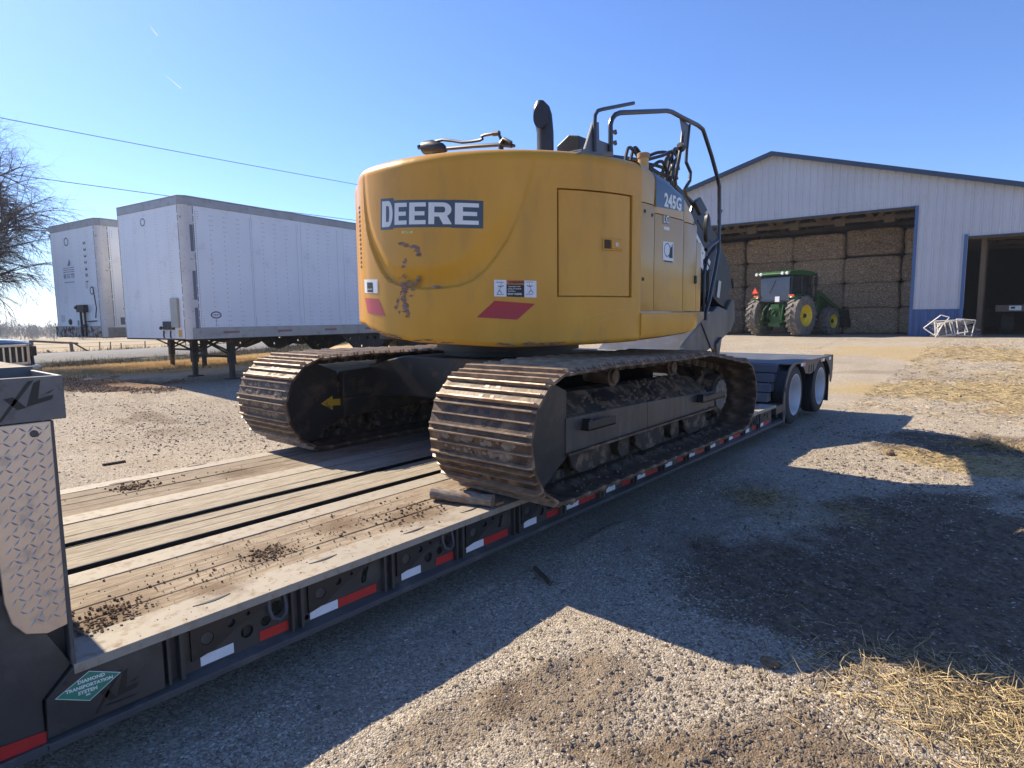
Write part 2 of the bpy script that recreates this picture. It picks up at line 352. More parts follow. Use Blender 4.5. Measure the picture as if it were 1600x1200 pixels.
def strip(name, x0, x1, m, y0=Y0, y1=Y1, top=.42, th=.035, bev=.002, dz=0, jit=False):
    b = MB(); 
    if jit:   # slightly wavy worn board
        n = 30; rows = []
        ph = random.random() * 9
        for i in range(n + 1):
            y = y0 + (y1 - y0) * i / n; w = .0018 * math.sin(i * 1.3 + ph); t = top + dz + .0015 * math.sin(i * .9 + ph)
            rows.append([(x0 + .002 + w, y, top - th), (x0 + .002 + w, y, t - .002), (x0 + .005 + w, y, t), (x1 - .005 + w, y, t), (x1 - .002 + w, y, t - .002), (x1 - .002 + w, y, top - th)])
        b.grid(rows, closed=True); k = 6; b.f += [tuple(range(k)), tuple(range(n * k, n * k + k))[::-1]]
        return part(name, b, m, LB)
    b.box((x0, y0, top - th), (x1, y1, top)); return part(name, b, m, LB, bevel=bev)
strip('steel_deck_rail', -.2, 0, m_decksteel, top=.422)
strip('steel_deck_rail', -.88, -.725, m_decksteel)
strip('steel_deck_rail', -1.885, -1.72, m_decksteel)
strip('steel_deck_rail', -2.59, -2.45, m_decksteel, top=.422)
def planks(x0, x1, n, m):
    w = (x1 - x0) / n
    for i in range(n): strip('plank', x0 + i * w, x0 + (i + 1) * w, m, top=.417, jit=True, dz=random.uniform(-.002, .002))
planks(-.722, -.203, 4, m_wood); planks(-1.295, -.968, 3, m_woodp); planks(-1.717, -1.375, 3, m_woodp); planks(-2.447, -1.888, 4, m_wood)
b = MB()
for x0, x1 in ((-.50, -.38), (-.83, -.75), (-1.20, -1.06), (-1.85, -1.75), (-2.22, -2.10)): b.box((x0, .4, .19), (x1, 9.3, .375))
part('main_beam', b, m_black, LB)
b = MB()
for i in range(16): b.box((-2.56, 1.42 + i * .5, .22), (-.055, 1.48 + i * .5, .372))
part('cross_member', b, m_black, LB)
for x0, x1 in ((-.968, -.88), (-1.375, -1.295)):
    b = MB(); b.box((x1 - .004, Y0, .34), (x1 - .0005, Y1, .4165)); b.box((x0 + .0005, Y0, .34), (x0 + .004, Y1, .4165)); b.box((x0 + .004, Y0, .335), (x1 - .004, Y1, .345)); part('slot_channel', b, m_black, LB)  # black channel walls and floor also stand in for the deep slot shade
# side rails, near and far
def side(x, s):
    """s=+1 outside faces +x"""
    xw = x - s * .045
    b = MB(); b.prism([(x - s * .10, .157), (x, .157), (x, .183), (xw - s * .0, .203), (x - s * .10, .203)], 1.24, 9.05, 'y'); part('bottom_flange', b, m_flange, LB, bevel=.002)
    b = MB(); b.box((min(xw, xw - s * .012), 1.60, .20), (max(xw, xw - s * .012), 1.67, .388)); part('web_panel', b, m_dkst, LB)
    b = MB(); b.prism([(x - s * .045, .386), (x - s * .004, .386), (x - s * .002, .405), (x - s * .02, .385)], 1.3, 8.72, 'y') if False else b.box((min(x - s * .012, x - s * .06), 1.30, .385), (max(x - s * .012, x - s * .06), 8.72, .3865)); part('edge_lip', b, m_dkst, LB)
    cache = {}
    for k in range(15):
        y = 1.67 + .5 * k; A = k % 2 == 0
        if y > 8.6: break
        key = A
        if key not in cache:
            outer = [(.0, .20), (.5, .20), (.5, .388), (.0, .388)]
            oval = [(.34 + .018 * math.cos(t) * 1 + (.030 if math.sin(t) > 0 else -.0) * .6, .325 + .022 * math.sin(t) + (.025 if math.sin(t) > 0 else -.025)) for t in [2 * PI * q / 18 for q in range(18)]]
            holes = [circ(.26, .272, .027), circ(.39, .325, .032), circ(.34, .285, .022)] if A else [oval, circ(.03, .225, .012, 10)]
            mb = MB(); mb.add(*flatshape([outer] + holes, .010)); web = mb.mesh('web_panel', m_dkst)
            mb = MB(); mb.add(*flatshape([[(.035, .384), (.40, .384), (.392, .370), (.22, .318), (.12, .262), (.035, .245)], circ(.095, .318, .026), circ(.19, .342, .017), circ(.262, .355, .009, 10)], .012)); gus = mb.mesh('gusset', m_black)
            mb = MB(); mb.lathe([(-.006, .021), (.006, .024), (.008, .012)], 14, 'x'); knob = mb.mesh('boss', m_dkst, True)
            cache[key] = (web, gus, knob)
        web, gus, knob = cache[key]
        flip = Matrix.Identity(4)
        o = link('web_panel', web, LB, M=MYZ(xw) @ Matrix.Translation((y, 0, 0)))
        o = link('gusset_plate', gus, LB, M=MYZ(xw + s * .014) @ Matrix.Translation((y, 0, 0)))
        link('boss', knob, LB, M=Matrix.Translation((xw + s * .012, y + .095, .318)))
        b = MB(); b.box((min(xw, x - s * .008), y - .012, .20), (max(xw, x - s * .008), y + .004, .387)); b.box((min(xw, x - s * .012), y - .055, .20), (max(xw, x - s * .012), y - .043, .387))
        part('stiffener', b, m_dkst, LB, bevel=.002)
        if A:
            pts = [(xw + s * .012, y + .355, .375), (xw + s * .02, y + .352, .33), (xw + s * .03, y + .36, .298), (xw + s * .034, y + .39, .283), (xw + s * .03, y + .42, .298), (xw + s * .02, y + .428, .33), (xw + s * .012, y + .425, .375)]
            b = MB(); b.tube(pts, .0095, 8); part('tie_down_ring', b, m_flange, LB, smooth=True)
        tw = (.07, .20) if A else (.045, .19); tr = (.31, .44) if A else (.192, .41)
        for (a, c_), mm, nm in ((tw, m_white, 'white_reflector_tape'), (tr, m_red, 'red_reflector_tape')):
            b = MB(); xt = xw + s * .0065
            b.prism([(y + a, .208), (y + c_, .208), (y + c_, .250), (y + a, .250)], xt, xt + s * .0015, 'x'); part(nm, b, mm, LB)
side(0.0, 1); side(-2.59, -1)
# chain pockets in the deck edge, flat black patches painted for their shade
for p in ((-0.111, 1.830, 0.423), (-0.128, 2.354, 0.423), (-0.091, 2.882, 0.423), (-.1, 3.32, .4225), (-2.466, 2.237, 0.423), (-2.570, 2.793, 0.423)):
    q = [(p[0] + .017 * math.sin(PI * t / 8) - .006, p[1] - .075 + .15 * t / 8) for t in range(9)] + [(p[0] + .0 - .006 + .001, p[1] + .075 - .15 * t / 8) for t in range(1, 8)]
    b = MB(); b.prism(q, p[2] - .001, p[2] + .0015, 'z'); part('chain_pocket_shade', b, m_black, LB)
# front corner web with decals
b = MB(); b.prism([(1.245, .203), (1.60, .203), (1.60, .40), (1.37, .415), (1.335, .42), (1.25, .335)], -.06, -.004, 'x'); part('corner_plate', b, m_dkst, LB, bevel=.003)
b = MB()
for (y, z, r) in ((1.285, .215, .008), (0.000, 1.304, 0.368)[1:] + (.007,), (0.000, 1.468, 0.392)[1:] + (.009,), (0.000, 1.337, 0.399)[1:] + (.007,)): b.lathe([(-.005, r), (-.0025, r)], 12, 'x', (0, y, z))
part('drain_hole', b, m_black, LB)
b = MB(); b.prism([(-.6, .157), (1.243, .157), (1.243, .33), (1.33, .42), (1.27, .55), (1.20, .68), (1.10, .80), (.7, .95), (-.6, .95)], -.07, -.018, 'x'); part('gooseneck_web', b, m_dkst, LB, bevel=.004)
b = MB(); b.prism([(-.6, .157), (1.243, .157), (1.25, .19), (-.6, .19)], -.016, .0, 'x'); part('gooseneck_flange', b, m_flange, LB, bevel=.002)
b = MB(); b.prism([(-0.014, 1.128, 0.238)[1:], (-0.014, 1.245, 0.228)[1:], (-0.014, 1.242, 0.187)[1:], (-0.014, 1.124, 0.193)[1:]], -.015, -.0135, 'x'); part('red_reflector_tape', b, m_red, LB)
q = [(-0.003, 1.271, 0.328)[1:], (-0.003, 1.371, 0.380)[1:], (-0.003, 1.463, 0.332)[1:], (-0.003, 1.365, 0.275)[1:]]
b = MB(); b.prism(q, -.004, -.0022, 'x'); sg = part('diamond_sign', b, m_green, LB, label='green diamond sign with white lettering')
cx_, cz_ = sum(p[0] for p in q) / 4, sum(p[1] for p in q) / 4
b = MB(); qi = [(cx_ + (a - cx_) * .95, cz_ + (c - cz_) * .95) for a, c in q]; qo = [(cx_ + (a - cx_) * .99, cz_ + (c - cz_) * .99) for a, c in q]
vs, fs = flatshape([qo, qi], .0004); b.add(vs, fs, MYZ(-.0018))
sh = Matrix(((1, 0, 0, 0), (-.06, 1, 0, 0), (0, 0, 1, 0), (0, 0, 0, 1)))
for t, dz, s_, dx in (('DIAMOND', .021, .0165, .008), ('TRANSPORTATION', .002, .0155, .002), ('SYSTEM', -.016, .0165, -.005), ('INC', -.029, .007, -.005)):
    vs, fs = textshape(t, s_, .0006, thick=.0002); b.add(vs, fs, MYZ(-.0018) @ Matrix.Translation((cx_ + dx, cz_ + dz, 0)) @ sh)
part('sign_lettering', b, m_print, sg)
def XL(x, pts4, M0, name='xl_logo'):
    """X with a long swept stroke and an L, in a unit box mapped to 4 px corners"""
    b = MB()
    for poly in ([(0, 0), (.07, 0), (.62, 1.0), (.52, 1.0)], [(.10, .62), (.27, .62), (.50, .22), (.34, .22)], [(.62, .92), (.74, .98), (.70, .40), (.98, .42), (.95, .28), (.50, .24)], [(.80, .52), (1.0, .60), (.90, .50)]):
        pp = []
        for u, v in poly:
            a = [pts4[0][i] * (1 - u) * (1 - v) + pts4[1][i] * u * (1 - v) + pts4[2][i] * u * v + pts4[3][i] * (1 - u) * v for i in (0, 1)]
            pp.append(tuple(a))
        b.prism(pp, x, x + .001, 'x')
    return part(name, b, m_printk, M0)
XL(-.0035, [(0.000, 1.375, 0.218)[1:], (0.000, 1.512, 0.222)[1:], (0.000, 1.520, 0.339)[1:], (0.000, 1.383, 0.338)[1:]], LB)
vs, fs = textshape('SPECIALIZED TRAILERS', .009, .0003, thick=.0002); b = MB(); p = (0.000, 1.456, 0.231); b.add(vs, fs, MYZ(-.0025) @ Matrix.Translation((p[1], p[2], 0)) @ sh); part('logo_lettering', b, m_printk, LB)
# gooseneck tread plate and head block
ypl = [(1.19, 1.24), (1.33, 1.24), (1.325, .565), (1.27, .555), (1.215, .575), (1.185, .62), (1.172, .69), (1.168, .9)]
b = MB(); b.prism(ypl, -.02, .0, 'x'); tp = part('tread_plate', b, m_alu, LB, bevel=.003)
b = MB()
for i in range(9):
    for j in range(33):
        y = 1.175 + i * .0205; z = .565 + j * .0205; a = math.radians(45 if (i + j) % 2 else -45) + .1
        if (i % 2 and j % 2) or y < 1.178 or y > 1.322 or z < .590 or (z < .70 and y < 1.184 + (.70 - z) * .5): continue
        if i % 2 == 0 and j % 2 == 0 and False: continue
        L, Wd, Hh = .0135, .0028, .0016; c, s = math.cos(a), math.sin(a)
        vs = [(0, y + c * L, z + s * L), (0, y - c * L, z - s * L), (0, y - s * Wd, z + c * Wd), (0, y + s * Wd, z - c * Wd), (Hh, y + c * L * .45, z + s * L * .45), (Hh, y - c * L * .45, z - s * L * .45)]
        b.add(vs, [(0, 2, 4), (2, 5, 4), (2, 1, 5), (1, 3, 5), (3, 4, 5), (3, 0, 4)])
stuff(part('tread_ridge', b, m_alur, tp), 'raised ridges of the tread plate')
b = MB(); b.lathe([(0, .011), (.004, .011), (.006, .007)], 14, 'x', (0, 1.285, 1.205)); part('bolt', b, m_flange, LB, smooth=True)
b = MB(); b.box((-.06, 1.325, .42), (-.001, 1.338, 1.24)); part('gooseneck_corner', b, m_flange, LB, bevel=.003)
b = MB(); b.box((-2.57, 1.0, .38), (-.06, 1.333, 1.23)); part('gooseneck_front', b, m_dkst, LB, bevel=.004)
b = MB()
b.box((-.012, .2, 1.243), (.002, 1.372, 1.382)); b.box((-.36, 1.360, 1.243), (-.0125, 1.372, 1.382)); b.box((-.372, .2, 1.243), (-.3605, 1.372, 1.395)); b.box((-.36, .2, 1.243), (-.0125, 1.3595, 1.27))
hb = part('head_block', b, mat('worn_grey_head_block', (.10, .10, .105), .55, 0, col2=(.16, .155, .15), amt=1, scale=7, dirt=(.07, .065, .06), damt=.4, dscale=9), LB, bevel=.003)
b = MB(); b.box((-.25, 1.12, 1.271), (-.07, 1.33, 1.35)); part('head_tray', b, m_dkst, LB, bevel=.004)
XL(.0025, [(0.000, 1.198, 1.249)[1:], (0.000, 1.343, 1.282)[1:], (0.000, 1.350, 1.379)[1:], (0.000, 1.207, 1.360)[1:]], LB)
b = MB()
for i in range(8): b.box((-.376 - (i + 1) * .25 + .002, -.6, 1.36), (-.376 - i * .25 - .002, 1.37, 1.392))
part('gooseneck_planks', b, m_woodp, LB, bevel=.002); LB_last = None
# rear bridge
m_bridge = mat('blue_grey_bridge_steel', (0.10, 0.115, 0.14), 0.5, 0.25, col2=(0.15, 0.16, 0.18), scale=3, dirt=(0.24, 0.21, 0.18), damt=.4, dscale=3, dsharp=.3, bump=.002, bscale=12)
b = MB(); b.box((-2.42, 9.34, .84), (-.165, 11.5, .895)); part('bridge_deck', b, m_bridge, LB, bevel=.006)
b = MB(); b.box((-2.35, 9.40, .2), (-.60, 11.45, .835)); part('bridge_frame', b, m_black, LB)
for i in range(4):
    z0 = .425 + i * .118; y = 8.86 + i * .125
    b = MB(); b.prism([(y, z0), (y + .17, z0), (y + .17, z0 + .108), (y + .055, z0 + .108), (y + .03, z0 + .095)], -2.42, -.165, 'x'); part('step_board', b, m_bridge, LB, bevel=.004)
b = MB(); b.box((-2.59, 8.72, .30), (-.0, 9.02, .40)); part('bridge_foot', b, m_dkst, LB)
def fender(x, s):
    R = .455; c1, c2, zc = (9.60, .46), (10.91, .46), .46
    pts = [(9.03, .14), (9.0, .32), (9.02, .50), (9.10, .70), (9.22, .84), (9.36, .90), (11.52, .90), (11.56, .80), (11.55, .56), (11.49, .47)]
    a = [math.radians(t) for t in range(-5, 146, 10)]
    pts += [(c2[0] + R * math.cos(t) * 1.18, zc + R * .93 * math.sin(t)) for t in [math.radians(q) for q in range(5, 141, 9)]]
    pts += [(10.255, .70)]
    pts += [(c1[0] + R * math.cos(t) * 1.12, zc + R * .93 * math.sin(t)) for t in [math.radians(q) for q in range(38, 186, 9)]]
    pts += [(9.12, .30), (9.10, .14)]
    holes = [circ(9.075, .58, .018, 10, .045), circ(9.055, .27, .018, 10, .05)] + [[(10.15 + d, .72), (10.19 + d, .72), (10.21 + d, .83), (10.17 + d, .83)] for d in (-.02, .1, .22)]
    b = MB(); b.add(*flatshape([pts] + holes, .014), MYZ(x - s * .007)); part('fender_plate', b, m_flange, LB)
    b = MB()   # fender skin curving inwards over each wheel
    for c in (9.60, 10.91):
        rows = []
        for t in range(0, 181, 10):
            tt = math.radians(t); rows.append([(x - s * .015, c + .50 * math.cos(tt), zc + .418 * math.sin(tt)), (x - s * .16, c + .50 * math.cos(tt), zc + .418 * math.sin(tt))])
        b.grid(rows)
    part('fender_skin', b, m_black, LB, smooth=True)
    b = MB(); b.box((min(x - s * .02, x - s * .16), 9.34, .880), (max(x - s * .02, x - s * .16), 11.5, .896)); part('fender_top', b, m_bridge, LB, bevel=.003)
    for y in (9.60, 10.91):
        for off in (0.02, .32):
            prof = [(-.0, .275), (-.002, .30), (-.0, .375), (-.03, .405)]
            r = .41
            T = MB(); T.lathe([(0, .285), (.006, .31), (.004, .35), (.018, .385), (.03, .402), (.05, .405), (.068, .405), (.07, .398), (.078, .398), (.08, .405), (.12, .407), (.122, .399), (.13, .399), (.132, .407), (.17, .405), (.172, .398), (.18, .398), (.182, .405), (.20, .402), (.22, .385), (.246, .35), (.25, .285)], 40, 'x', caps=(0, 0))
            Mx = Matrix.Translation((x - s * off, y, .46)) @ Matrix.Diagonal((-s, 1, 1, 1))
            w = link('wheel', T.mesh('wheel', m_tyre, True), LB, M=Mx)
            Rm = MB(); Rm.lathe([(.002, .288), (.0, .275), (.012, .262), (.11, .235), (.17, .225), (.185, .20), (.188, .12), (.15, .105), (.15, .08), (.20, .07)], 40, 'x', caps=(0, 1)); 
            ro = link('rim', Rm.mesh('rim', m_rimw, True, 50), w); 
            Hm = MB(); Hm.lathe([(.09, .001), (.09, .045), (.12, .06), (.17, .072)], 20, 'x')
            for q in range(8): Hm.lathe([(.145, .012), (.164, .012)], 6, 'x', (0, .15 * math.cos(q * PI / 4), .15 * math.sin(q * PI / 4)))
            link('hub', Hm.mesh('hub', m_black if off < .1 else m_tyre, True), w)
    b = MB(); b.box((min(x - s * .03, x - s * .5), 11.47, .17), (max(x - s * .03, x - s * .5), 11.48, .70)); part('mud_flap', b, m_tyre, LB)
    for z in (.845, .70):
        b = MB(); b.lathe([(11.565, .035), (11.585, .035), (11.60, .02)], 12, 'y', (x - s * .05, 0, z)); part('tail_light', b, m_lamp, LB, smooth=True)
    b = MB(); b.box((min(x, x - s * .12), 11.50, .64), (max(x, x - s * .12), 11.565, .905)); part('light_bracket', b, m_dkst, LB, bevel=.004)
    for a0, a1, mm in ((9.86, 9.97, m_orange), (9.75, 9.86, m_white), (10.80, 10.92, m_orange), (10.92, 11.02, m_white), (11.30, 11.42, m_white)):
        b = MB(); b.box((min(x, x + s * .0015), a0, .835), (max(x, x + s * .0015), a1, .88)); part('fender_reflector', b, mm, LB)
fender(0, 1); fender(-2.59, -1)
b = MB(); b.tube([(-2.3, 9.60, .46), (-.3, 9.60, .46)], .06, 10); b.tube([(-2.3, 10.91, .46), (-.3, 10.91, .46)], .06, 10); part('axle', b, m_black, LB, smooth=True)
b = MB(); b.box((-2.59, 11.50, .70), (-.12, 11.56, .89)); part('rear_crossbar', b, m_dkst, LB, bevel=.005)
# chock timber and mud on the deck
m_log = mat('grey_split_log', (0.30, 0.26, 0.21), 0.9, col2=(0.17, 0.13, 0.10), amt=.9, scale=8, stretch=(1, 12, 12), dirt=(0.24, 0.10, 0.05), damt=.42, dscale=2, dsharp=.1, bump=.004, bscale=20)
def rough_beam(name, p0, p1, r, n=9, seg=10, m=m_log, seed=1):
    rr = random.Random(seed); p0, p1 = Vector(p0), Vector(p1); b = MB()
    pts = [p0.lerp(p1, i / seg) + Vector((0, rr.uniform(-.004, .004), 0)) for i in range(seg + 1)]
    b.tube(pts, [r * rr.uniform(.9, 1.06) for _ in pts], n); o = part(name, b, m, smooth=True, angle=50); return o
tag(rough_beam('log', (-.44, 3.33, .462), (-.03, 3.44, .462), .040), 'grey weathered log lying on the deck against the near track', 'log')
b = MB(); b.prism([(3.46, .425), (3.53, .425), (3.53, .440), (3.465, .442)], -.46, -.02, 'x'); tag(part('board', b, mat('fresh_board', (0.36, 0.22, 0.11), .85, col2=(0.18, .12, .07), scale=8, stretch=(1, 9, 9)), bevel=.002), 'splintered brown board squeezed under the near track', 'board')
def clods(name, pts, m, label, thingy=False):
    b = MB()
    for (x, y, z, r) in pts:
        n = 7; vs = []
        for a in range(n): 
            t = 2 * PI * a / n; q = r * random.uniform(.65, 1.15); vs.append((x + q * math.cos(t), y + q * math.sin(t), z - .002))
        for a in range(n):
            t = 2 * PI * (a + .5) / n; q = r * random.uniform(.45, .8); vs.append((x + q * math.cos(t), y + q * math.sin(t), z + r * random.uniform(.4, .8)))
        vs.append((x, y, z + r * random.uniform(.6, 1.0)))
        b.add(vs, [(a, (a + 1) % n, n + (a + 1) % n, n + a) for a in range(n)] + [(n + a, n + (a + 1) % n, 2 * n) for a in range(n)])
    return part(name, b, m)
m_clod = mat('brown_dirt_clod', (0.25, 0.17, 0.10), 0.95, col2=(0.12, 0.08, 0.05), amt=1, scale=30, bump=.004, bscale=90)
pl = []
for cx, cy, sx, sy, n, rm in ((-.33, 1.52, .05, .08, 150, .0065), (-.22, 1.46, .03, .04, 60, .008), (-.42, 2.22, .05, .06, 160, .006), (-.35, 2.2, .1, .2, 60, .005), (-.3, 3.1, .12, .25, 90, .009), (-.45, 1.9, .15, .3, 60, .006), (-2.3, 2.25, .05, .07, 90, .011), (-2.2, 2.5, .12, .3, 30, .008), (-.5, 2.9, .2, .3, 40, .008), (-.1, 2.2, .07, .6, 50, .004), (-.4, 2.3, .22, .7, 500, .003)):
    for _ in range(n):
        x, y = random.gauss(cx, sx), random.gauss(cy, sy)
        if 1.35 < y < 3.3 and (-.72 < x < -.01 or -2.58 < x < -1.9): pl.append((x, y, .421, rm * random.uniform(.4, 1.2)))
o = clods('dirt_crumbs', pl, m_clod, ''); stuff(o, 'crumbs of brown dirt scattered over the trailer deck'); o['category'] = 'dirt'
# ------------------------------------------------------------------ excavator
CX, CY = -1.36, 5.15
EX = wthing('excavator', 'yellow crawler excavator with rounded counterweight standing on the lowboy trailer', 'excavator', (CX, CY, .42))
m_yel = mat('worn_yellow_paint', (0.66, 0.325, 0.030), 0.32, 0, col2=(0.55, 0.26, 0.022), scale=1.6, amt=.8, dirt=(0.40, 0.235, 0.07), damt=.42, dscale=2.6, dsharp=.3, stretch=(1.5, 1.5, .6), coat=.12, spec=.3, bump=.0006, bscale=5)
m_yel2 = mat('dusty_yellow_paint', (0.56, 0.33, 0.075), 0.36, 0, col2=(0.46, 0.27, 0.06), scale=1.5, amt=.9, dirt=(0.42, 0.32, 0.19), damt=.45, dscale=1.6, dsharp=.3, coat=.3, bump=.0006, bscale=6)
m_char = mat('charcoal_decal', (0.035, 0.045, 0.06), 0.28, 0, coat=.5)
m_shoe = mat('rusty_track_steel', (0.15, 0.092, 0.055), 0.6, 0.2, col2=(0.055, 0.036, 0.025), amt=1, scale=9, dirt=(0.27, 0.195, 0.13), damt=.47, dscale=7, dsharp=.14, bump=.004, bscale=28, vary=.22)
m_ridge = mat('worn_grouser_steel', (0.38, 0.28, 0.19), 0.5, 0.2, col2=(0.17, 0.105, 0.065), amt=1, scale=14, dirt=(0.36, 0.27, 0.19), damt=.46, dscale=7, dsharp=.3, bump=.002, bscale=50, vary=.15)
m_frame = mat('dark_track_frame', (0.024, 0.023, 0.023), 0.42, 0.0, col2=(0.045, 0.04, 0.035), scale=4, dirt=(0.15, 0.105, 0.065), damt=.46, dscale=5, dsharp=.25, bump=.001)
m_dframe = mat('muddy_track_frame', (0.05, 0.037, 0.027), 0.8, 0.0, col2=(0.028, 0.022, 0.017), amt=1, scale=5, dirt=(0.19, 0.13, 0.08), damt=.52, dscale=9, dsharp=.12, bump=.008, bscale=16)
m_beam = mat('scuffed_grey_beam', (0.034, 0.033, 0.034), 0.42, 0.0, col2=(0.075, 0.07, 0.065), scale=3, amt=.8, stretch=(1, 2.5, .7), dirt=(0.20, 0.15, 0.10), damt=.47, dscale=4, dsharp=.25)
m_hose = mat('black_rubber', (0.015, 0.015, 0.017), 0.45, col2=(0.03, 0.03, 0.03))
m_tubeb = mat('black_tube_paint', (0.022, 0.024, 0.03), 0.35, coat=.3)
m_greyp = mat('grey_bracket_paint', (0.10, 0.11, 0.13), 0.45, col2=(0.14, 0.14, 0.15))
m_bucket = mat('scratched_bucket_steel', (0.16, 0.16, 0.165), 0.38, 0.55, col2=(0.09, 0.09, 0.09), amt=1, scale=3, stretch=(1, 1, .3), dirt=(0.19, 0.16, 0.12), damt=.42, dscale=3, dsharp=.3, bump=.002, bscale=20)
m_mud = mat('dried_track_mud', (0.38, 0.31, 0.23), 0.95, col2=(0.24, 0.185, 0.13), amt=1, scale=20, bump=.006, bscale=60)
m_glass = mat('dark_cab_glass', (0.02, 0.025, 0.03), 0.05, 0, coat=.5)
m_bare = mat('bare_scraped_metal', (0.15, 0.06, 0.035), 0.7, 0.0, col2=(0.26, 0.14, 0.09), amt=1, scale=30)
ZC, YA, YB, RS = .835, 3.765, 6.58, .392
RB, ZB, YBB = .335, .778, 6.66
_pl = [(YA + .02, ZC + RS), (YA + .45, ZC + RS + .012), (4.75, 1.232), (5.3, 1.222), (5.85, 1.226), (6.15, 1.185), (YBB - .02, ZB + RB)]
_pl += [(YBB + RB * math.sin(a), ZB + RB * math.cos(a)) for a in [math.radians(q) for q in range(5, 180, 6)]] + [(YBB - .1, ZB - RB), (YA + .1, ZC - RS)]
_pl += [(YA - RS * math.sin(a), ZC - RS * math.cos(a)) for a in [math.radians(q) for q in range(0, 180, 6)]]
_pa = np.array(_pl + [_pl[0]]); _ps = np.concatenate([[0], np.cumsum(np.hypot(*np.diff(_pa, axis=0).T))]); LEN = float(_ps[-1])
def path(s):
    """closed loop in the YZ plane: position and outward normal"""
    g = lambda t: (np.interp(t % LEN, _ps, _pa[:, 0]), np.interp(t % LEN, _ps, _pa[:, 1]))
    y, z = g(s); y0, z0 = g(s - .03); y1, z1 = g(s + .03); ty, tz = y1 - y0, z1 - z0; L = math.hypot(ty, tz)
    return float(y), float(z), float(-tz / L), float(ty / L)
NS = 46; PITCH = LEN / NS; HW = .41
# one shoe: local x = across, y = along travel, z = outward (0 = path)
b = MB(); p = PITCH / 2
prof = [(-p + .006, -.014), (-p + .004, -.002), (p * .86, -.002), (p + .008, -.012), (p + .010, -.020), (p * .8, -.016), (-p + .01, -.022)]
b.prism(prof, -HW, HW, 'x')
shoe_me = b.mesh('track_shoe', m_shoe)
b = MB()
for yy, hh, w in ((-p + .012, .023, .008), (-.004, .016, .006), (p * .72, .021, .008)):
    n = 6; 
    for k in range(n):   # slightly worn, uneven bars
        x0, x1 = -HW + 2 * HW * k / n, -HW + 2 * HW * (k + 1) / n
        e0 = .018 if k == 0 else 0; e1 = .018 if k == n - 1 else 0
        pr = [(yy - w, -.0015), (yy - w * .62, hh), (yy + w * .62, hh), (yy + w, -.0015)]
        b.prism(pr, x0, x1, 'x') if not (e0 or e1) else b.add([(x0, yy - w, -.0015), (x0 + e0, yy - w * .6, hh), (x0 + e0, yy + w * .6, hh), (x0, yy + w, -.0015), (x1, yy - w, -.0015), (x1 - e1, yy - w * .6, hh), (x1 - e1, yy + w * .6, hh), (x1, yy + w, -.0015)], [(0, 1, 2, 3), (4, 5, 6, 7), (0, 1, 5, 4), (1, 2, 6, 5), (2, 3, 7, 6)])
ridge_me = b.mesh('grouser', m_ridge)
b = MB()
for xx in (-.095, .095):
    pass
for xx in (-.06, .03): b.box((xx, .020, -.003), (xx + .036, .042, -.0003)); b.box((xx, -.052, -.003), (xx + .03, -.034, -.0003))
hole_me = b.mesh('shoe_hole_shade', m_black)  # black boxes stand in for the shade inside the square shoe holes
b = MB()
for xx in (-.095, .06): b.prism([(-p - .01, -.022), (p - .01, -.022), (p + .012, -.05), (p * .7, -.085), (-p * .6, -.085), (-p - .02, -.055)], xx, xx + .035, 'x')
b.tube([(-.10, -p, -.058), (.10, -p, -.058)], .022, 8)
chain_me = b.mesh('track_link', m_dframe)
muds = []
for q in range(5):
    rr = random.Random(q + 3); b = MB()
    for yy in (-.034, .032):
        for side_ in (-1, 1):
            x = side_ * rr.uniform(.14, .2); n = rr.randint(8, 14)
            for _ in range(n):
                xx = x + rr.uniform(-.12, .12); r = rr.uniform(.008, .026); yo = yy + rr.uniform(-.012, .012)
                k = 6; vs = [(xx + r * rr.uniform(.9, 2.0) * math.cos(2 * PI * i / k), yo + r * rr.uniform(.6, 1.2) * math.sin(2 * PI * i / k), -.003) for i in range(k)] + [(xx + rr.uniform(-.005, .005), yo, r * rr.uniform(.25, .6))]
                b.add(vs, [(i, (i + 1) % k, k) for i in range(k)])
    muds.append(b.mesh('mud_clump', m_mud))
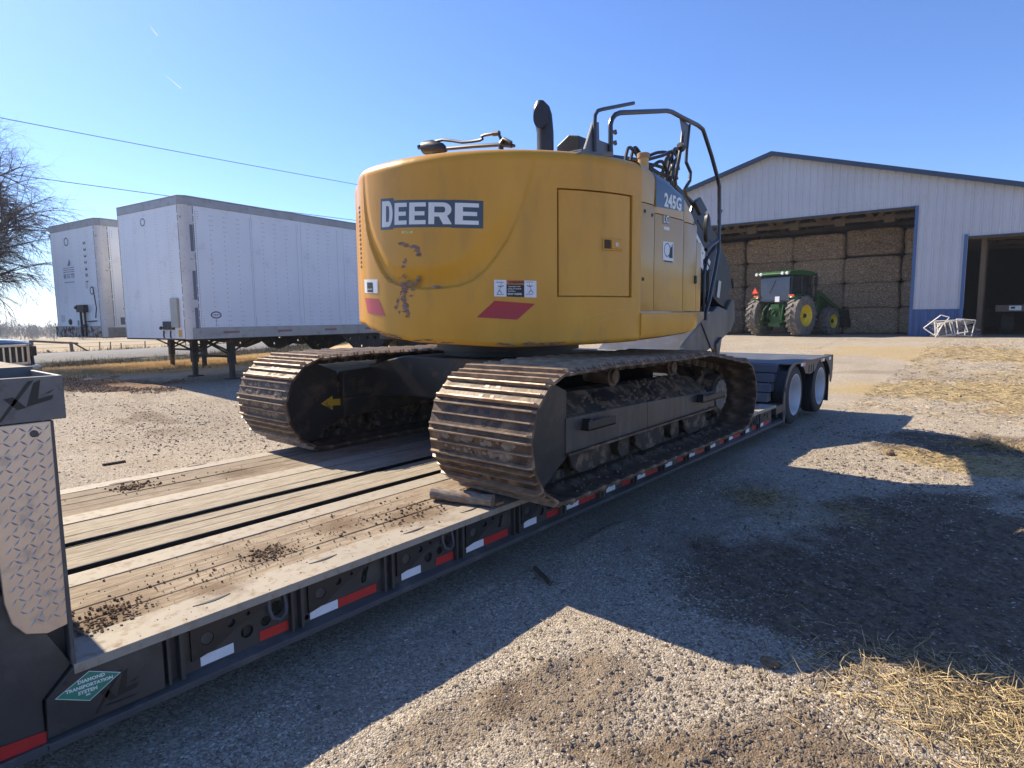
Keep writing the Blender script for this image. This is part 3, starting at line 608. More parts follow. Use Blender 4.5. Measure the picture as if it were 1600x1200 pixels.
def crawler(xc, s):
    """s=+1: outer side faces +x"""
    tr = bpy.data.objects.new('crawler_track', None); COL.objects.link(tr); tr.parent = EX; tr.matrix_parent_inverse = Matrix.Translation(-EX.location)
    for i in range(NS):
        y, z, ny, nz = path(i * PITCH + .03)
        Mx = Matrix(((1, 0, 0, xc), (0, nz, ny, y), (0, -ny, nz, z), (0, 0, 0, 1)))
        jit = Matrix.Rotation(random.uniform(-.012, .012), 4, 'X') @ Matrix.Rotation(random.uniform(-.004, .004), 4, 'Z')
        o = link('track_shoe', shoe_me, tr, M=Mx @ jit); og = link('grouser_bars', ridge_me, tr, M=Mx @ jit)
        link('track_link', chain_me, tr, M=Mx)
        if ny < .3: link('shoe_hole_shade', hole_me, tr, M=Mx @ jit, kind='stuff')
        if (nz > -.2) and random.random() < (.55 if ny < -.35 else .5): link('mud_clump', random.choice(muds), tr, M=Mx, kind='stuff')
    fx = lambda a: xc + s * a
    def bx(name, a0, a1, y0, y1, z0, z1, m, bev=.006):
        b = MB(); b.box((min(fx(a0), fx(a1)), y0, z0), (max(fx(a0), fx(a1)), y1, z1)); return part(name, b, m, EX, bevel=bev)
    def prx(name, a0, a1, pts, m, bev=.006, **k):
        b = MB(); b.prism(pts, min(fx(a0), fx(a1)), max(fx(a0), fx(a1)), 'x'); return part(name, b, m, EX, bevel=bev, **k)
    # frame box with sloping muddy top
    b = MB(); prof = [(-.20, .66), (-.20, .98), (-.13, 1.035), (.02, 1.035), (.20, .90), (.20, .66)]
    rows = [[(fx(a), y, z - (.05 * (y - 4.0) / 2.5 if z > .7 else -.02 * (y - 4.0) / 2.5)) for a, z in prof] for y in (3.98, 4.6, 5.2, 5.8, 6.25)]
    b.grid(rows, closed=True); k = len(prof); b.f += [tuple(range(k)), tuple(range(4 * k, 5 * k))]
    part('track_frame', b, m_dframe, EX, bevel=.006)
    b = MB(); b.prism([(3.98, .672), (5.08, .68), (5.08, .885), (3.98, .902)], fx(.198), fx(.212), 'x'); part('side_beam', b, m_beam, EX, bevel=.003)
    b = MB(); b.prism([(5.088, .68), (6.42, .69), (6.42, .838), (5.088, .884)], fx(.198), fx(.211), 'x'); part('side_beam', b, m_beam, EX, bevel=.003)
    b = MB(); b.prism([(3.98, .655), (6.42, .672), (6.42, .69), (3.98, .672)], fx(.17), fx(.235), 'x'); part('beam_ledge', b, m_shoe, EX, bevel=.003)
    for (y, z) in ((4.62, .965), (5.30, .95)):
        b = MB(); vs, fs = flatshape([circ(0, 0, .13, 18, .055)], .004); an = math.atan2(-.135, .18)
        b.add(vs, fs, Matrix.Translation((fx(.105), y, z + .018 - .05 * (y - 4) / 2.5 + .003)) @ Matrix.Rotation(s * math.radians(36.8), 4, 'Y') @ Matrix.Rotation(PI / 2, 4, 'Z')); part('frame_opening', b, m_black, EX)
    g = [(3.44, .74), (3.43, .90), (3.49, 1.03), (3.60, 1.13), (3.78, 1.17), (4.00, 1.08), (4.00, .64), (3.86, .56), (3.74, .485), (3.58, .485), (3.48, .60)]
    prx('idler_guard', .13, .205, g, m_frame, .008); prx('idler_guard', -.205, -.13, g, m_frame, .008)
    b = MB(); b.lathe([(-.07, .05), (-.07, .30), (-.05, .335), (.05, .335), (.07, .30), (.07, .05)], 32, 'x', (xc, YA, ZC)); part('idler', b, m_dframe, EX, smooth=True)
    b = MB(); n = 22; pts = []
    for k in range(n * 2): pts.append((YBB + (.29 if k % 2 else .24) * math.cos(PI * k / n), ZB + (.29 if k % 2 else .24) * math.sin(PI * k / n)))
    b.prism(pts, xc - .04, xc + .04, 'x'); b.lathe([(-.1, .2), (.1, .2), (.16, .18), (.165, .11)] if s > 0 else [(-.165, .11), (-.16, .18), (-.1, .2), (.1, .2)], 28, 'x', (xc, YBB, ZB)); part('sprocket', b, m_dframe, EX, smooth=True, angle=30)
    b = MB(); n = 14; pts = []
    for k in range(n * 2): pts.append((YBB + (.155 if k % 2 else .135) * math.cos(PI * k / n), ZB + (.155 if k % 2 else .135) * math.sin(PI * k / n)))
    b.prism(pts, min(fx(.165), fx(.182)), max(fx(.165), fx(.182)), 'x'); part('final_drive_cover', b, mat('muddy_grey_cover', (0.26, 0.23, 0.19), .8, col2=(.14, .12, .10), amt=1, scale=12), EX, bevel=.004)
    for y in (4.74, 5.72):
        b = MB(); b.lathe([(-.13, .055), (.08, .055), (.09, .075), (.105, .075), (.11, .055), (.13, .05)], 18, 'x', (xc, y, 1.105)); part('carrier_roller', b, m_shoe, EX, smooth=True)
    for i in range(8):
        y = 4.22 + i * .29; b = MB(); b.lathe([(-.17, .04), (-.165, .085), (-.10, .085), (-.09, .105), (-.07, .075), (.07, .075), (.09, .105), (.10, .085), (.165, .085), (.17, .04)], 16, 'x', (xc, y, .585)); part('track_roller', b, m_dframe, EX, smooth=True)
    for y0 in (4.05, 4.92, 5.78):
        prx('roller_guard', .165, .19, [(y0, .66), (y0 + .42, .66), (y0 + .40, .56), (y0 + .32, .50), (y0 + .12, .50), (y0 + .03, .56)], m_dframe, .008)
    for (y0, y1, z0, z1) in ((4.15, 4.50, .80, .875), (6.00, 6.52, .775, .845)):
        b = MB(); b.box((min(fx(.212), fx(.275)), y0, z0), (max(fx(.212), fx(.275)), y1, z0 + .012)); b.box((min(fx(.269), fx(.275)), y0, z0), (max(fx(.269), fx(.275)), y1, z1 - .015)); b.prism([(y0, z0), (y0 + .02, z1), (y0 + .05, z1), (y0 + .05, z0)], min(fx(.212), fx(.271)), max(fx(.212), fx(.271)), 'x')
        for q in range(8): yy = y0 + .05 + (y1 - y0 - .1) * q / 8; b.prism([(yy, z1 - .03), (yy + .02, z1), (yy + .04, z1 - .03)], min(fx(.269), fx(.2745)), max(fx(.269), fx(.2745)), 'x')
        part('step', b, m_black, EX, bevel=.003)
    return tr
T1 = crawler(-.09, 1); T2 = crawler(-2.63, -1)
pl = []
for xc, s_ in ((-.09, 1), (-2.63, -1)):
    for _ in range(420):
        a = random.uniform(-.12, .20); y = random.uniform(4.0, 6.3); zt = (1.035 if a < .02 else 1.035 - .135 * (a - .02) / .18) - .05 * (y - 4) / 2.5
        if vn(np.array([y * 2.0]), np.array([a * 5 + xc]), 1.7)[0] < .45: continue
        pl.append((xc + s_ * a, y, zt, random.uniform(.006, .024)))
    for _ in range(260): pl.append((xc + s_ * random.uniform(.14, .22), random.gauss(random.choice([4.15, 4.6, 5.0, 5.5, 6.0, 6.3]), .10), random.choice([.452, .452, .69, .66]), random.uniform(.006, .022)))
    for _ in range(160): pl.append((xc + s_ * random.uniform(.0, .38), random.uniform(3.9, 6.6), .462, random.uniform(.005, .016)))
stuff(clods('caked_mud', pl, mat('caked_brown_mud', (.22, .155, .10), .95, col2=(.11, .075, .05), amt=1, scale=25, bump=.005, bscale=60), ''), 'brown mud caked on the track frames and rollers').parent = EX
bpy.data.objects['caked_mud'].matrix_parent_inverse = Matrix.Translation(-EX.location); del bpy.data.objects['caked_mud']['label']
# inner guard of the left track carries the arrow and a small sticker
xi = -2.63 + .206
m_arrow = mat('yellow_arrow_decal', (0.62, 0.38, 0.03), .5, dirt=(0.2, .14, .06), damt=.4, dscale=14)
b = MB(); L_ = lambda a, c: (360 + .2625 * a, 510 + .2625 * c)
b.prism([(-2.420, 3.819, 0.804)[1:], (-2.420, 3.937, 0.863)[1:], (-2.420, 3.944, 0.830)[1:], (-2.420, 4.048, 0.828)[1:], (-2.420, 4.047, 0.766)[1:], (-2.420, 3.939, 0.774)[1:], (-2.420, 3.937, 0.734)[1:]], xi, xi + .002, 'x'); part('arrow_decal', b, m_arrow, EX)
b = MB(); b.prism([(-2.420, 4.227, 0.901)[1:], (-2.420, 4.300, 0.895)[1:], (-2.420, 4.297, 0.834)[1:], (-2.420, 4.225, 0.841)[1:]], xi, xi + .0015, 'x'); st_ = part('sticker', b, m_white, EX)
b = MB(); p_ = (-2.420, 4.262, 0.868); b.add(*flatshape([circ(0, 0, .016, 12), circ(0, 0, .009, 12)], .0005), MYZ(xi + .002) @ Matrix.Translation((p_[1], p_[2], 0))); part('sticker_print', b, m_printk, st_)
b = MB(); b.prism([(4.02, .66), (4.02, 1.08), (4.40, 1.10), (4.55, 1.22), (6.3, 1.18), (6.3, .78)], -2.63 + .19, -2.63 + .26, 'x'); part('inner_frame_plate', b, m_frame, EX, bevel=.01)
b = MB(); b.prism([(4.0, .845), (4.5, .865), (6.3, .82), (6.3, .80), (4.5, .84), (4.0, .82)], -2.63 + .255, -2.63 + .29, 'x'); part('inner_frame_rib', b, m_frame, EX, bevel=.004)
# car body
b = MB()
for y0, y1 in ((4.35, 4.95), (5.35, 5.95)):
    b.grid([[(-2.42, y0, .82), (-2.42, y1, .82), (-2.42, y1, 1.12), (-2.42, y0, 1.12)], [(-1.9, y0, .86), (-1.9, y1, .86), (-1.9, y1, 1.22), (-1.9, y0, 1.22)], [(-.8, y0, .86), (-.8, y1, .86), (-.8, y1, 1.22), (-.8, y0, 1.22)], [(-.28, y0, .82), (-.28, y1, .82), (-.28, y1, 1.10), (-.28, y0, 1.10)]], closed=True)
b.box((-1.95, 4.5, .84), (-.77, 5.8, 1.2)); part('car_body', b, m_frame, EX, bevel=.012)
b = MB(); b.lathe([(1.19, .60), (1.26, .60), (1.265, .66), (1.33, .66), (1.335, .58), (1.36, .58)], 48, 'z', (CX, CY, 0)); part('slewing_ring', b, m_black, EX, smooth=True)
b = MB(); b.box((CX - .95, CY - .75, 1.361), (CX + .95, CY + 1.2, 1.43)); part('revolving_frame', b, m_black, EX, bevel=.01)
# ---- counterweight: part of a cylinder round the slewing axis
R0 = 1.44
def dl(th): return .10 * float(ss((-6.0 - th) / 22.0))
def cyl(th, z, r=R0): r = r - dl(th); t = math.radians(th); return (CX + r * math.sin(t), CY - r * math.cos(t), z)
Ucurve = [(-7.6, 2.69), (-7.9, 2.5), (-7.6, 2.364), (-6.5, 2.22), (-4.8, 2.11), (-2.0, 1.99), (0.6, 1.90), (3.4, 1.835), (6.4, 1.805), (10, 1.785), (16, 1.772), (22, 1.772), (27, 1.785), (30.6, 1.815), (34, 1.88), (37.5, 1.98), (40.5, 2.09), (43, 2.22), (45.2, 2.36), (47, 2.52), (48.5, 2.69)]
Ux = np.array([math.radians(a) * R0 for a, z in Ucurve]); Uz = np.array([z for a, z in Ucurve])
def udist(th, z):
    x = math.radians(th) * R0; best = 9; ins = None
    ax, az, bx_, bz = Ux[:-1], Uz[:-1], Ux[1:], Uz[1:]; dx, dz = bx_ - ax, bz - az
    t = np.clip(((x - ax) * dx + (z - az) * dz) / (dx * dx + dz * dz), 0, 1); px, pz = ax + t * dx, az + t * dz
    d = np.hypot(px - x, pz - z); k = int(np.argmin(d)); kf = k + float(t[k]); cr = dx[k] * (z - az[k]) - dz[k] * (x - ax[k])
    return (d[k] if cr > 0 else -d[k]), kf / len(d)
D0, D1, DZ0, DZ1 = 54.6, 80.8, 1.688, 2.432     # access door
def zbot(th): return float(np.interp(th, [-100, -12, 0, 13, 24, 42, 90], [1.52, 1.50, 1.415, 1.375, 1.362, 1.338, 1.36]))
def cw_point(th, z):
    d, k = udist(th, z); r = R0
    if d > -.02:
        w = float(np.interp(k, [0, .15, .33, .45, .6, 1], [.05, .08, .12, .15, .19, .16])); dep = .027 * float(np.interp(k, [0, .25, .45, .8, 1], [.12, .9, .9, 1, .05]))
        if d < 0: q_ = (d + .02) / .02; r -= dep * q_ * q_ * (3 - 2 * q_)
        elif d < w: t = d / w; r -= dep * (1 - t * t * (3 - 2 * t))
    if D0 < th < D1 and DZ0 < z < DZ1: r -= .045
    top, bot = 2.70, zbot(th)
    if z > top - .09: t = (z - (top - .09)) / .09; r -= .09 * (1 - math.sqrt(max(0, 1 - t * t)))
    if z < bot + .035: t = (bot + .035 - z) / .035; r -= .035 * (1 - math.sqrt(max(0, 1 - t * t)))
    return cyl(th, z, r)
ths = sorted(set([round(-118 + i * 2.0, 3) for i in range(50)] + [round(-20 + i * .5, 3) for i in range(212)] + [D0 - .02, D0 + .02, D1 - .02, D1 + .02, 85.3])); ths = [t for t in ths if t <= 85.31]
fr = sorted(set([i / 140 for i in range(141)]))
b = MB(); rows = []
for th in ths:
    bot = zbot(th); zs = [bot + (2.70 - bot) * f for f in fr] + [DZ0 - .0006, DZ0 + .0006, DZ1 - .0006, DZ1 + .0006, bot + .006, bot + .02, 2.692, 2.698]; zs.sort()
    rows.append([cw_point(th, z) for z in zs])
b.grid(rows); part('counterweight', b, m_yel, EX, smooth=True, angle=28)
b = MB(); top = [cyl(t, 2.700, R0 - .09) for t in range(-118, 86, 3)]; n = len(top); b.add(top + [(p[0] * .5 + CX * .5, p[1] * .5 + CY * .5, 2.725) for p in top] + [(CX, CY, 2.735)], [(i, i + 1, n + i + 1, n + i) for i in range(n - 1)] + [(n + i, n + i + 1, 2 * n) for i in range(n - 1)])
part('counterweight_top', b, m_yel, EX, smooth=True)
b = MB(); bo = [cyl(t, zbot(t) + .002, R0 - .034) for t in range(-118, 86, 3)]; b.add(bo + [(CX, CY, 1.38)], [(i, i + 1, n) for i in range(n - 1)]); part('counterweight_underside', b, m_yel, EX)
b = MB(); b.box((CX - 1.38, CY + .02, 1.42), (CX - .3, CY + 1.1, 2.6)); part('engine_housing', b, m_yel, EX, bevel=.03)
b = MB()
for i in range(14): z = 1.95 + .035 * i; b.add([cyl(-15.5, z, R0 + .003), cyl(-13, z, R0 + .003), cyl(-13, z + .02, R0 + .003), cyl(-15.5, z + .02, R0 + .003)], [(0, 1, 2, 3)])
for i in range(12): z = 2.0; 
part('side_louvre', b, m_black, EX)
def patch(b, quads, r, sub=1.2):
    """quads in (theta, z) laid on the drum, subdivided along theta"""
    for q in quads:
        w = max(abs(q[1][0] - q[0][0]), abs(q[2][0] - q[3][0])); n = max(1, int(math.ceil(w / sub)))
        lo = [(q[0][0] + (q[1][0] - q[0][0]) * i / n, q[0][1] + (q[1][1] - q[0][1]) * i / n) for i in range(n + 1)]
        hi = [(q[3][0] + (q[2][0] - q[3][0]) * i / n, q[3][1] + (q[2][1] - q[3][1]) * i / n) for i in range(n + 1)]
        b.grid([[cyl(t, z, r) for t, z in lo], [cyl(t, z, r) for t, z in hi]])
# door
b = MB(); n1 = 26; rows = []
for i in range(n1 + 1):
    t = D0 + .55 + (D1 - D0 - 1.1) * i / n1; e = .007 if i in (0, n1) else 0
    rows.append([cyl(t, DZ0 + .010, R0 - .03)] + [cyl(t, DZ0 + .010 + (DZ1 - DZ0 - .02) * f, R0 - .006 - (e if (f < .0001 or f > .999) else e * .8)) for f in (0, .01, .2, .4, .6, .8, .99, 1)] + [cyl(t, DZ1 - .010, R0 - .03)])
b.grid(rows); door = part('access_door', b, m_yel, EX, smooth=True, angle=40)
h = dict(t0=69.0, t1=76.6, z0=2.022, z1=2.108)
b = MB(); rows = [[cyl(t, z, R0 - .002 if (t in (69.0, 76.6) or z in (2.022, 2.108)) else R0 + .002) for z in (2.022, 2.026, 2.104, 2.108)] for t in (69.0, 69.2, 71, 73, 75, 76.4, 76.6)]; b.grid(rows); part('latch_plate', b, m_yel, door)
b = MB(); patch(b, [[(69.5, 2.034), (71.8, 2.034), (71.8, 2.097), (69.5, 2.097)]], R0 + .0035); part('latch_recess_shade', b, mat('shadow_brown', (.07, .04, .015), .8), door)  # flat brown patch, the shade of the recess put into colour
b = MB(); A_ = [cyl(t, z, r) for r in (R0 + .003, R0 + .012) for t, z in ((72.0, 2.036), (76.1, 2.036), (76.1, 2.095), (72.0, 2.095))]; b.add(A_, [(0, 1, 2, 3), (4, 5, 6, 7), (0, 1, 5, 4), (1, 2, 6, 5), (2, 3, 7, 6), (3, 0, 4, 7)]); part('latch_paddle', b, m_yel, door, bevel=.002)
c0 = Vector(cyl(73.8, 2.066, R0 + .012)); dr = Vector((math.sin(math.radians(73.8)), -math.cos(math.radians(73.8)), 0)); b = MB(); b.tube([c0, c0 + dr * .006], .013, 14); lk = part('lock', b, m_white, door, smooth=True)
b = MB(); b.tube([c0 + dr * .006, c0 + dr * .007], .004, 8); part('keyhole', b, m_black, lk)
# DEERE lettering, built letter by letter on the drum
CQ = [(0.3, 2.208), (34.1, 2.158), (34.3, 2.350), (0.8, 2.418)]
def LQ(u, v): return tuple(CQ[0][i] * (1 - u) * (1 - v) + CQ[1][i] * u * (1 - v) + CQ[2][i] * u * v + CQ[3][i] * (1 - u) * v for i in (0, 1))
def rectq(u0, v0, u1, v1): return [LQ(u0, v0), LQ(u1, v0), LQ(u1, v1), LQ(u0, v1)]
qs = []; bq = []
def letter_E(u, w, v0=.12, v1=.86):
    h_ = v1 - v0; t = .19 * h_; s_ = .34 * w
    qs.extend([rectq(u, v0, u + s_, v1), rectq(u + s_, v0, u + w, v0 + t), rectq(u + s_, v0 + (h_ - t) / 2, u + w * .93, v0 + (h_ + t) / 2), rectq(u + s_, v1 - t, u + w, v1)])
def arcstrip(cu, cv, ro_u, ro_v, ri_u, ri_v, a0, a1, n=10):
    for i in range(n):
        a, c = math.radians(a0 + (a1 - a0) * i / n), math.radians(a0 + (a1 - a0) * (i + 1) / n)
        qs.append([LQ(cu + ri_u * math.cos(a), cv + ri_v * math.sin(a)), LQ(cu + ro_u * math.cos(a), cv + ro_v * math.sin(a)), LQ(cu + ro_u * math.cos(c), cv + ro_v * math.sin(c)), LQ(cu + ri_u * math.cos(c), cv + ri_v * math.sin(c))])
# D (taller)
qs.append(rectq(.022, .06, .075, .94)); qs.append(rectq(.075, .06, .105, .23)); qs.append(rectq(.075, .77, .105, .94)); arcstrip(.103, .5, .052, .44, .012, .27, -90, 90)
letter_E(.178, .135); letter_E(.338, .165)
u = .528; qs.append(rectq(u, .12, u + .055, .86)); qs.append(rectq(u + .055, .72, u + .12, .86)); qs.append(rectq(u + .055, .38, u + .12, .52)); arcstrip(u + .135, .62, .072, .24, .018, .10, -90, 90); qs.append(rectq(u + .12, .72, u + .136, .86)); qs.append(rectq(u + .12, .38, u + .136, .52)); qs.append([LQ(u + .135, .12), LQ(u + .212, .12), LQ(u + .165, .44), LQ(u + .095, .40)])
letter_E(.765, .20)
b = MB(); patch(b, [rectq(0, -.03, .16, 1.03), rectq(.155, .02, .52, .95), rectq(.505, .02, .745, .95), rectq(.735, .0, 1.0, .96)], R0 + .0022); bk = part('brand_panel', b, m_char, EX)
b = MB(); patch(b, qs, R0 + .0042); part('brand_letter', b, m_print, EX)
b = MB(); patch(b, [[CYL4 for CYL4 in ((9.0, 2.158), (13.0, 2.152), (13.0, 2.168), (9.0, 2.174))]], R0 + .003); t_ = part('yellow_label', b, mat('pale_yellow_label', (.75, .62, .2), .5), EX)
def drumtext(s, th, z, size, m, parent, r, bold=.0):
    vs, fs = textshape(s, size, bold); b = MB(); b.add([cyl(th + math.degrees(v[0] / R0), z + v[1], r) for v in vs], fs); return part('lettering', b, m, parent)
drumtext('353 17086', 11.0, 2.163, .013, m_printk, t_, R0 + .0042)
# warning label + red parallelogram, right and left
m_wo = mat('warning_orange', (.55, .16, .04), .5); m_dred = mat('dark_red_reflector', (0.40, 0.018, 0.03), .35, col2=(.33, .015, .025), scale=20)
W0, W1, WZ0, WZ1 = 36.9, 48.6, 1.692, 1.806
w_ = [W0, W0 + 3.4, W0 + 8.3, W1]
b = MB(); patch(b, [[(W0, WZ0 + .004), (W1, WZ0 - .008), (W1, WZ1 - .006), (W0, WZ1 + .004)]], R0 + .0022); wl = part('warning_label', b, m_white, EX)
b = MB(); patch(b, [[(w_[1], WZ0 + .001), (w_[2], WZ0 - .004), (w_[2], WZ1 - .034), (w_[1], WZ1 - .030)]], R0 + .0034); part('label_panel', b, m_printk, wl)
b = MB(); patch(b, [[(w_[1], WZ1 - .030), (w_[2], WZ1 - .034), (w_[2], WZ1 - .002), (w_[1], WZ1 + .002)]], R0 + .0034); part('label_band', b, m_wo, wl)
drumtext('WARNING', (w_[1] + w_[2]) / 2 + .3, WZ1 - .016, .023, m_printk, wl, R0 + .0046, .0008)
for i, t in enumerate(('Operator over', 'swing of reverse', 'direction.')): drumtext(t, (w_[1] + w_[2]) / 2 - (.25 if i < 2 else 1), WZ1 - .044 - .0155 * i, .014, m_print, wl, R0 + .0046, .0002)
drumtext('STAY CLEAR', (w_[1] + w_[2]) / 2 - .2, WZ1 - .096, .0175, m_print, wl, R0 + .0046, .0006)
for cx_, dd in ((W0 + 1.75, 1), (W1 - 1.8, -1)):   # small pictogram of a struck figure
    b = MB(); zz = (WZ0 + WZ1) / 2
    for (a, c, e, f_2, w2) in ((.2, .028, -.3, -.012, .004), (-.3, -.012, -.9, -.035, .003), (-.3, -.012, .4, -.032, .003), (.1, .012, .95, .02, .0025), (.1, .012, -.7, .018, .0025), (.2, .028, .25, .038, .006)):
        b.add([cyl(cx_ + dd * a, zz + c - w2, R0 + .0046), cyl(cx_ + dd * e, zz + f_2 - w2, R0 + .0046), cyl(cx_ + dd * e, zz + f_2 + w2, R0 + .0046), cyl(cx_ + dd * a, zz + c + w2, R0 + .0046)], [(0, 1, 2, 3)])
    for k in range(2): b.add([cyl(cx_ - 1.1, zz - .042 + k * .083, R0 + .0046), cyl(cx_ + .9, zz - .042 + k * .083, R0 + .0046), cyl(cx_ + .9, zz - .039 + k * .083, R0 + .0046), cyl(cx_ - 1.1, zz - .039 + k * .083, R0 + .0046)], [(0, 1, 2, 3)])
    part('pictogram', b, m_printk, wl)
b = MB(); patch(b, [[(31.9, 1.553), (43.2, 1.533), (48.2, 1.642), (37.0, 1.666)]], R0 + .0022); part('red_reflector', b, m_dred, EX)
b = MB(); patch(b, [[(-10.4, 1.752), (-2.2, 1.742), (-2.0, 1.845), (-10.4, 1.855)]], R0 + .0022); wl = part('warning_label', b, m_white, EX)
b = MB(); patch(b, [[(-8.0, 1.757), (-4.6, 1.752), (-4.6, 1.825), (-8.0, 1.83)]], R0 + .0034); part('label_panel', b, m_printk, wl)
drumtext('STAY CLEAR', -6.3, 1.775, .013, m_print, wl, R0 + .0046, .0004)
b = MB(); patch(b, [[(-8.3, 1.596), (1.1, 1.57), (-1.8, 1.70), (-10.6, 1.714)]], R0 + .0022); part('red_reflector', b, mat('faded_red_reflector', (.50, .07, .09), .45), EX)
# scrapes: torn paint on the counterweight
m_sc2 = mat('torn_primer', (.17, .12, .10), .6, .2, col2=(.30, .27, .26), amt=1, scale=60)
def scrape(th, z, w, h, seed, m):
    rr = random.Random(seed); n = 11; w *= 1.35; h *= .75; pts = []
    for k in range(n):
        a = 2 * PI * k / n; q = rr.uniform(.3, 1.25); pts.append((th + math.degrees(w * q * math.cos(a) / R0), z + h * q * math.sin(a)))
    b = MB(); b.add([cyl(t, zz, R0 + .0010 + rr.uniform(0, .0005)) for t, zz in pts] + [cyl(th, z, R0 + .0012)], [(k, (k + 1) % n, n) for k in range(n)]); return b
sc = [(627, 381, .025, .008), (636, 383, .028, .010), (646, 385, .022, .012), (652, 390, .020, .018), (655, 398, .018, .012), (633, 408, .016, .014), (631, 417, .014, .008), (631, 431, .014, .007), (655, 436, .014, .014), (650, 442, .024, .009), (638, 440, .022, .006), (628, 445, .016, .020), (634, 453, .022, .022), (630, 466, .018, .022), (634, 476, .016, .022), (636, 487, .014, .018), (622, 470, .006, .014), (618, 480, .005, .018), (625, 488, .007, .012), (645, 452, .014, .006), (643, 462, .014, .005), (685, 448, .022, .005), (612, 438, .010, .004), (606, 434, .008, .004)]
SCP = [(8.6, 2.086), (10.7, 2.073), (13.0, 2.060), (14.3, 2.036), (14.9, 2.000), (9.9, 1.961), (9.3, 1.921), (9.2, 1.857), (14.7, 1.829), (13.5, 1.803), (10.8, 1.815), (8.4, 1.794), (9.8, 1.756), (8.7, 1.697), (9.6, 1.650), (10.0, 1.599), (6.7, 1.680), (5.6, 1.634), (7.3, 1.596), (12.3, 1.759), (11.8, 1.713), (20.8, 1.770), (4.4, 1.830), (2.7, 1.851)]
b1 = MB(); b2 = MB()
for i, ((t, z), q) in enumerate(zip(SCP, sc)):
    rr = random.Random(i)
    for k in range(8):
        bb = scrape(t + rr.uniform(-.5, .5), z + rr.uniform(-.01, .01), q[2] * rr.uniform(.4, 1.0), q[3] * rr.uniform(.4, 1.1), i * 9 + k, None); (b1 if k % 3 else b2).add(bb.v, bb.f)
lines_ = [([(8.4, 2.086), (12.8, 2.065), (14.9, 2.035), (15.1, 1.977)], 22, .008), ([(10.1, 1.979), (9.1, 1.917)], 10, .008), ([(8.2, 1.854), (10.4, 1.842)], 6, .006), ([(14.9, 1.847), (14.0, 1.794), (8.9, 1.789)], 26, .010), ([(10.3, 1.797), (8.8, 1.725), (9.6, 1.641), (10.2, 1.576)], 190, .015), ([(7.3, 1.716), (5.8, 1.605)], 16, .006), ([(1.1, 1.872), (6.9, 1.795)], 10, .004), ([(19.0, 1.776), (22.2, 1.765)], 6, .004)]
for li, (pl_, cnt, sp) in enumerate(lines_):
    rr = random.Random(li + 70)
    for k in range(cnt):
        f = rr.random() * (len(pl_) - 1); a_ = int(f); f -= a_; t = pl_[a_][0] * (1 - f) + pl_[a_ + 1][0] * f; z = pl_[a_][1] * (1 - f) + pl_[a_ + 1][1] * f
        bb = scrape(t + math.degrees(rr.gauss(0, sp) / R0), z + rr.gauss(0, sp * .7), rr.uniform(.003, .013), rr.uniform(.002, .008), li * 99 + k, None); (b1 if rr.random() < .7 else b2).add(bb.v, bb.f)
for i in range(60):
    rr = random.Random(i + 500); t = rr.choice([rr.uniform(-8, 8), rr.uniform(38, 56), rr.uniform(-8, 80)]); bb = scrape(t, zbot(t) + .012 + abs(rr.gauss(0, .012)), rr.uniform(.01, .04), rr.uniform(.003, .009), i, None); b1.add(bb.v, bb.f)
m_scr = mat('pale_scratch', (.66, .44, .16), .5, col2=(.50, .33, .12), amt=1, scale=40)
b = MB(); rr = random.Random(77)
def scr(t0, z0, t1, z1, w, bow):
    n = 14; lo, hi = [], []
    for i in range(n + 1):
        f = i / n; t = t0 + (t1 - t0) * f; z = z0 + (z1 - z0) * f + bow * math.sin(PI * f); ww = w * (.3 + .7 * math.sin(PI * f)) * rr.uniform(.6, 1.1)
        lo.append(cyl(t, z - ww, R0 + .0012)); hi.append(cyl(t, z + ww, R0 + .0012))
    b.grid([lo, hi])
scr(52, 1.44, 84, 1.60, .0016, .05); scr(58, 1.40, 83, 1.55, .0011, .06)
for _ in range(34):
    t, z = rr.uniform(-4, 82), rr.uniform(1.42, 2.6)
    if D0 - 2 < t < D1 + 1 and DZ0 - .03 < z < DZ1 + .03: continue
    if (-1 < t < 36 and 2.1 < z < 2.5) or (-12 < t < 3 and z < 1.9) or (30 < t < 50 and 1.5 < z < 1.83) or udist(t, z)[0] > -.03 and udist(t, z)[0] < .2: continue
    scr(t, z, t + rr.uniform(-3, 5), z + rr.uniform(-.03, .03), rr.uniform(.0004, .0009), rr.uniform(-.01, .01))
part('paint_scratches', b, m_scr, EX, kind='stuff')
part('paint_scrapes', b1, m_bare, EX, kind='stuff'); part('paint_scrapes', b2, m_sc2, EX, kind='stuff')
# ---- right side hood panels (x about .07)
def ztop(y): return float(np.interp(y, [5.025, 5.235, 5.525, 5.775, 5.975, 6.125, 6.215], [2.725, 2.69, 2.655, 2.59, 2.48, 2.33, 2.20]))
XS = .075
def sidepanel(name, y0, y1, z0, z1, m, top=False, x=XS, off=0):
    n = max(2, int((y1 - y0) / .05)); b = MB(); rows = []
    for i in range(n + 1):
        y = y0 + (y1 - y0) * i / n; zt = ztop(y); e = .004 if i in (0, n) else 0
        xx = x + off - .10 * max(0, (y - 5.825)) ** 1.3
        if top:
            r = .10; cur = [(xx - .03, z0), (xx - e, z0), (xx - e, z0 + .003), (xx, zt - r)] + [(xx - r + r * math.cos(a), zt - r + r * math.sin(a)) for a in [math.radians(q) for q in (18, 36, 54, 72, 90)]] + [(xx - .5, zt + .01), (xx - 1.1, zt + .01)]
        else: cur = [(xx - .03, z0), (xx - .004, z0), (xx, z0 + .004), (xx, z1 - .004), (xx - .004, z1), (xx - .03, z1)]
        rows.append([(a - (e if k else 0), y, c) for k, (a, c) in enumerate(cur)])
    b.grid(rows); return part(name, b, m, EX, smooth=True, angle=50)
sidepanel('side_door', 5.032, 5.250, 1.585, 2.400, m_yel2)
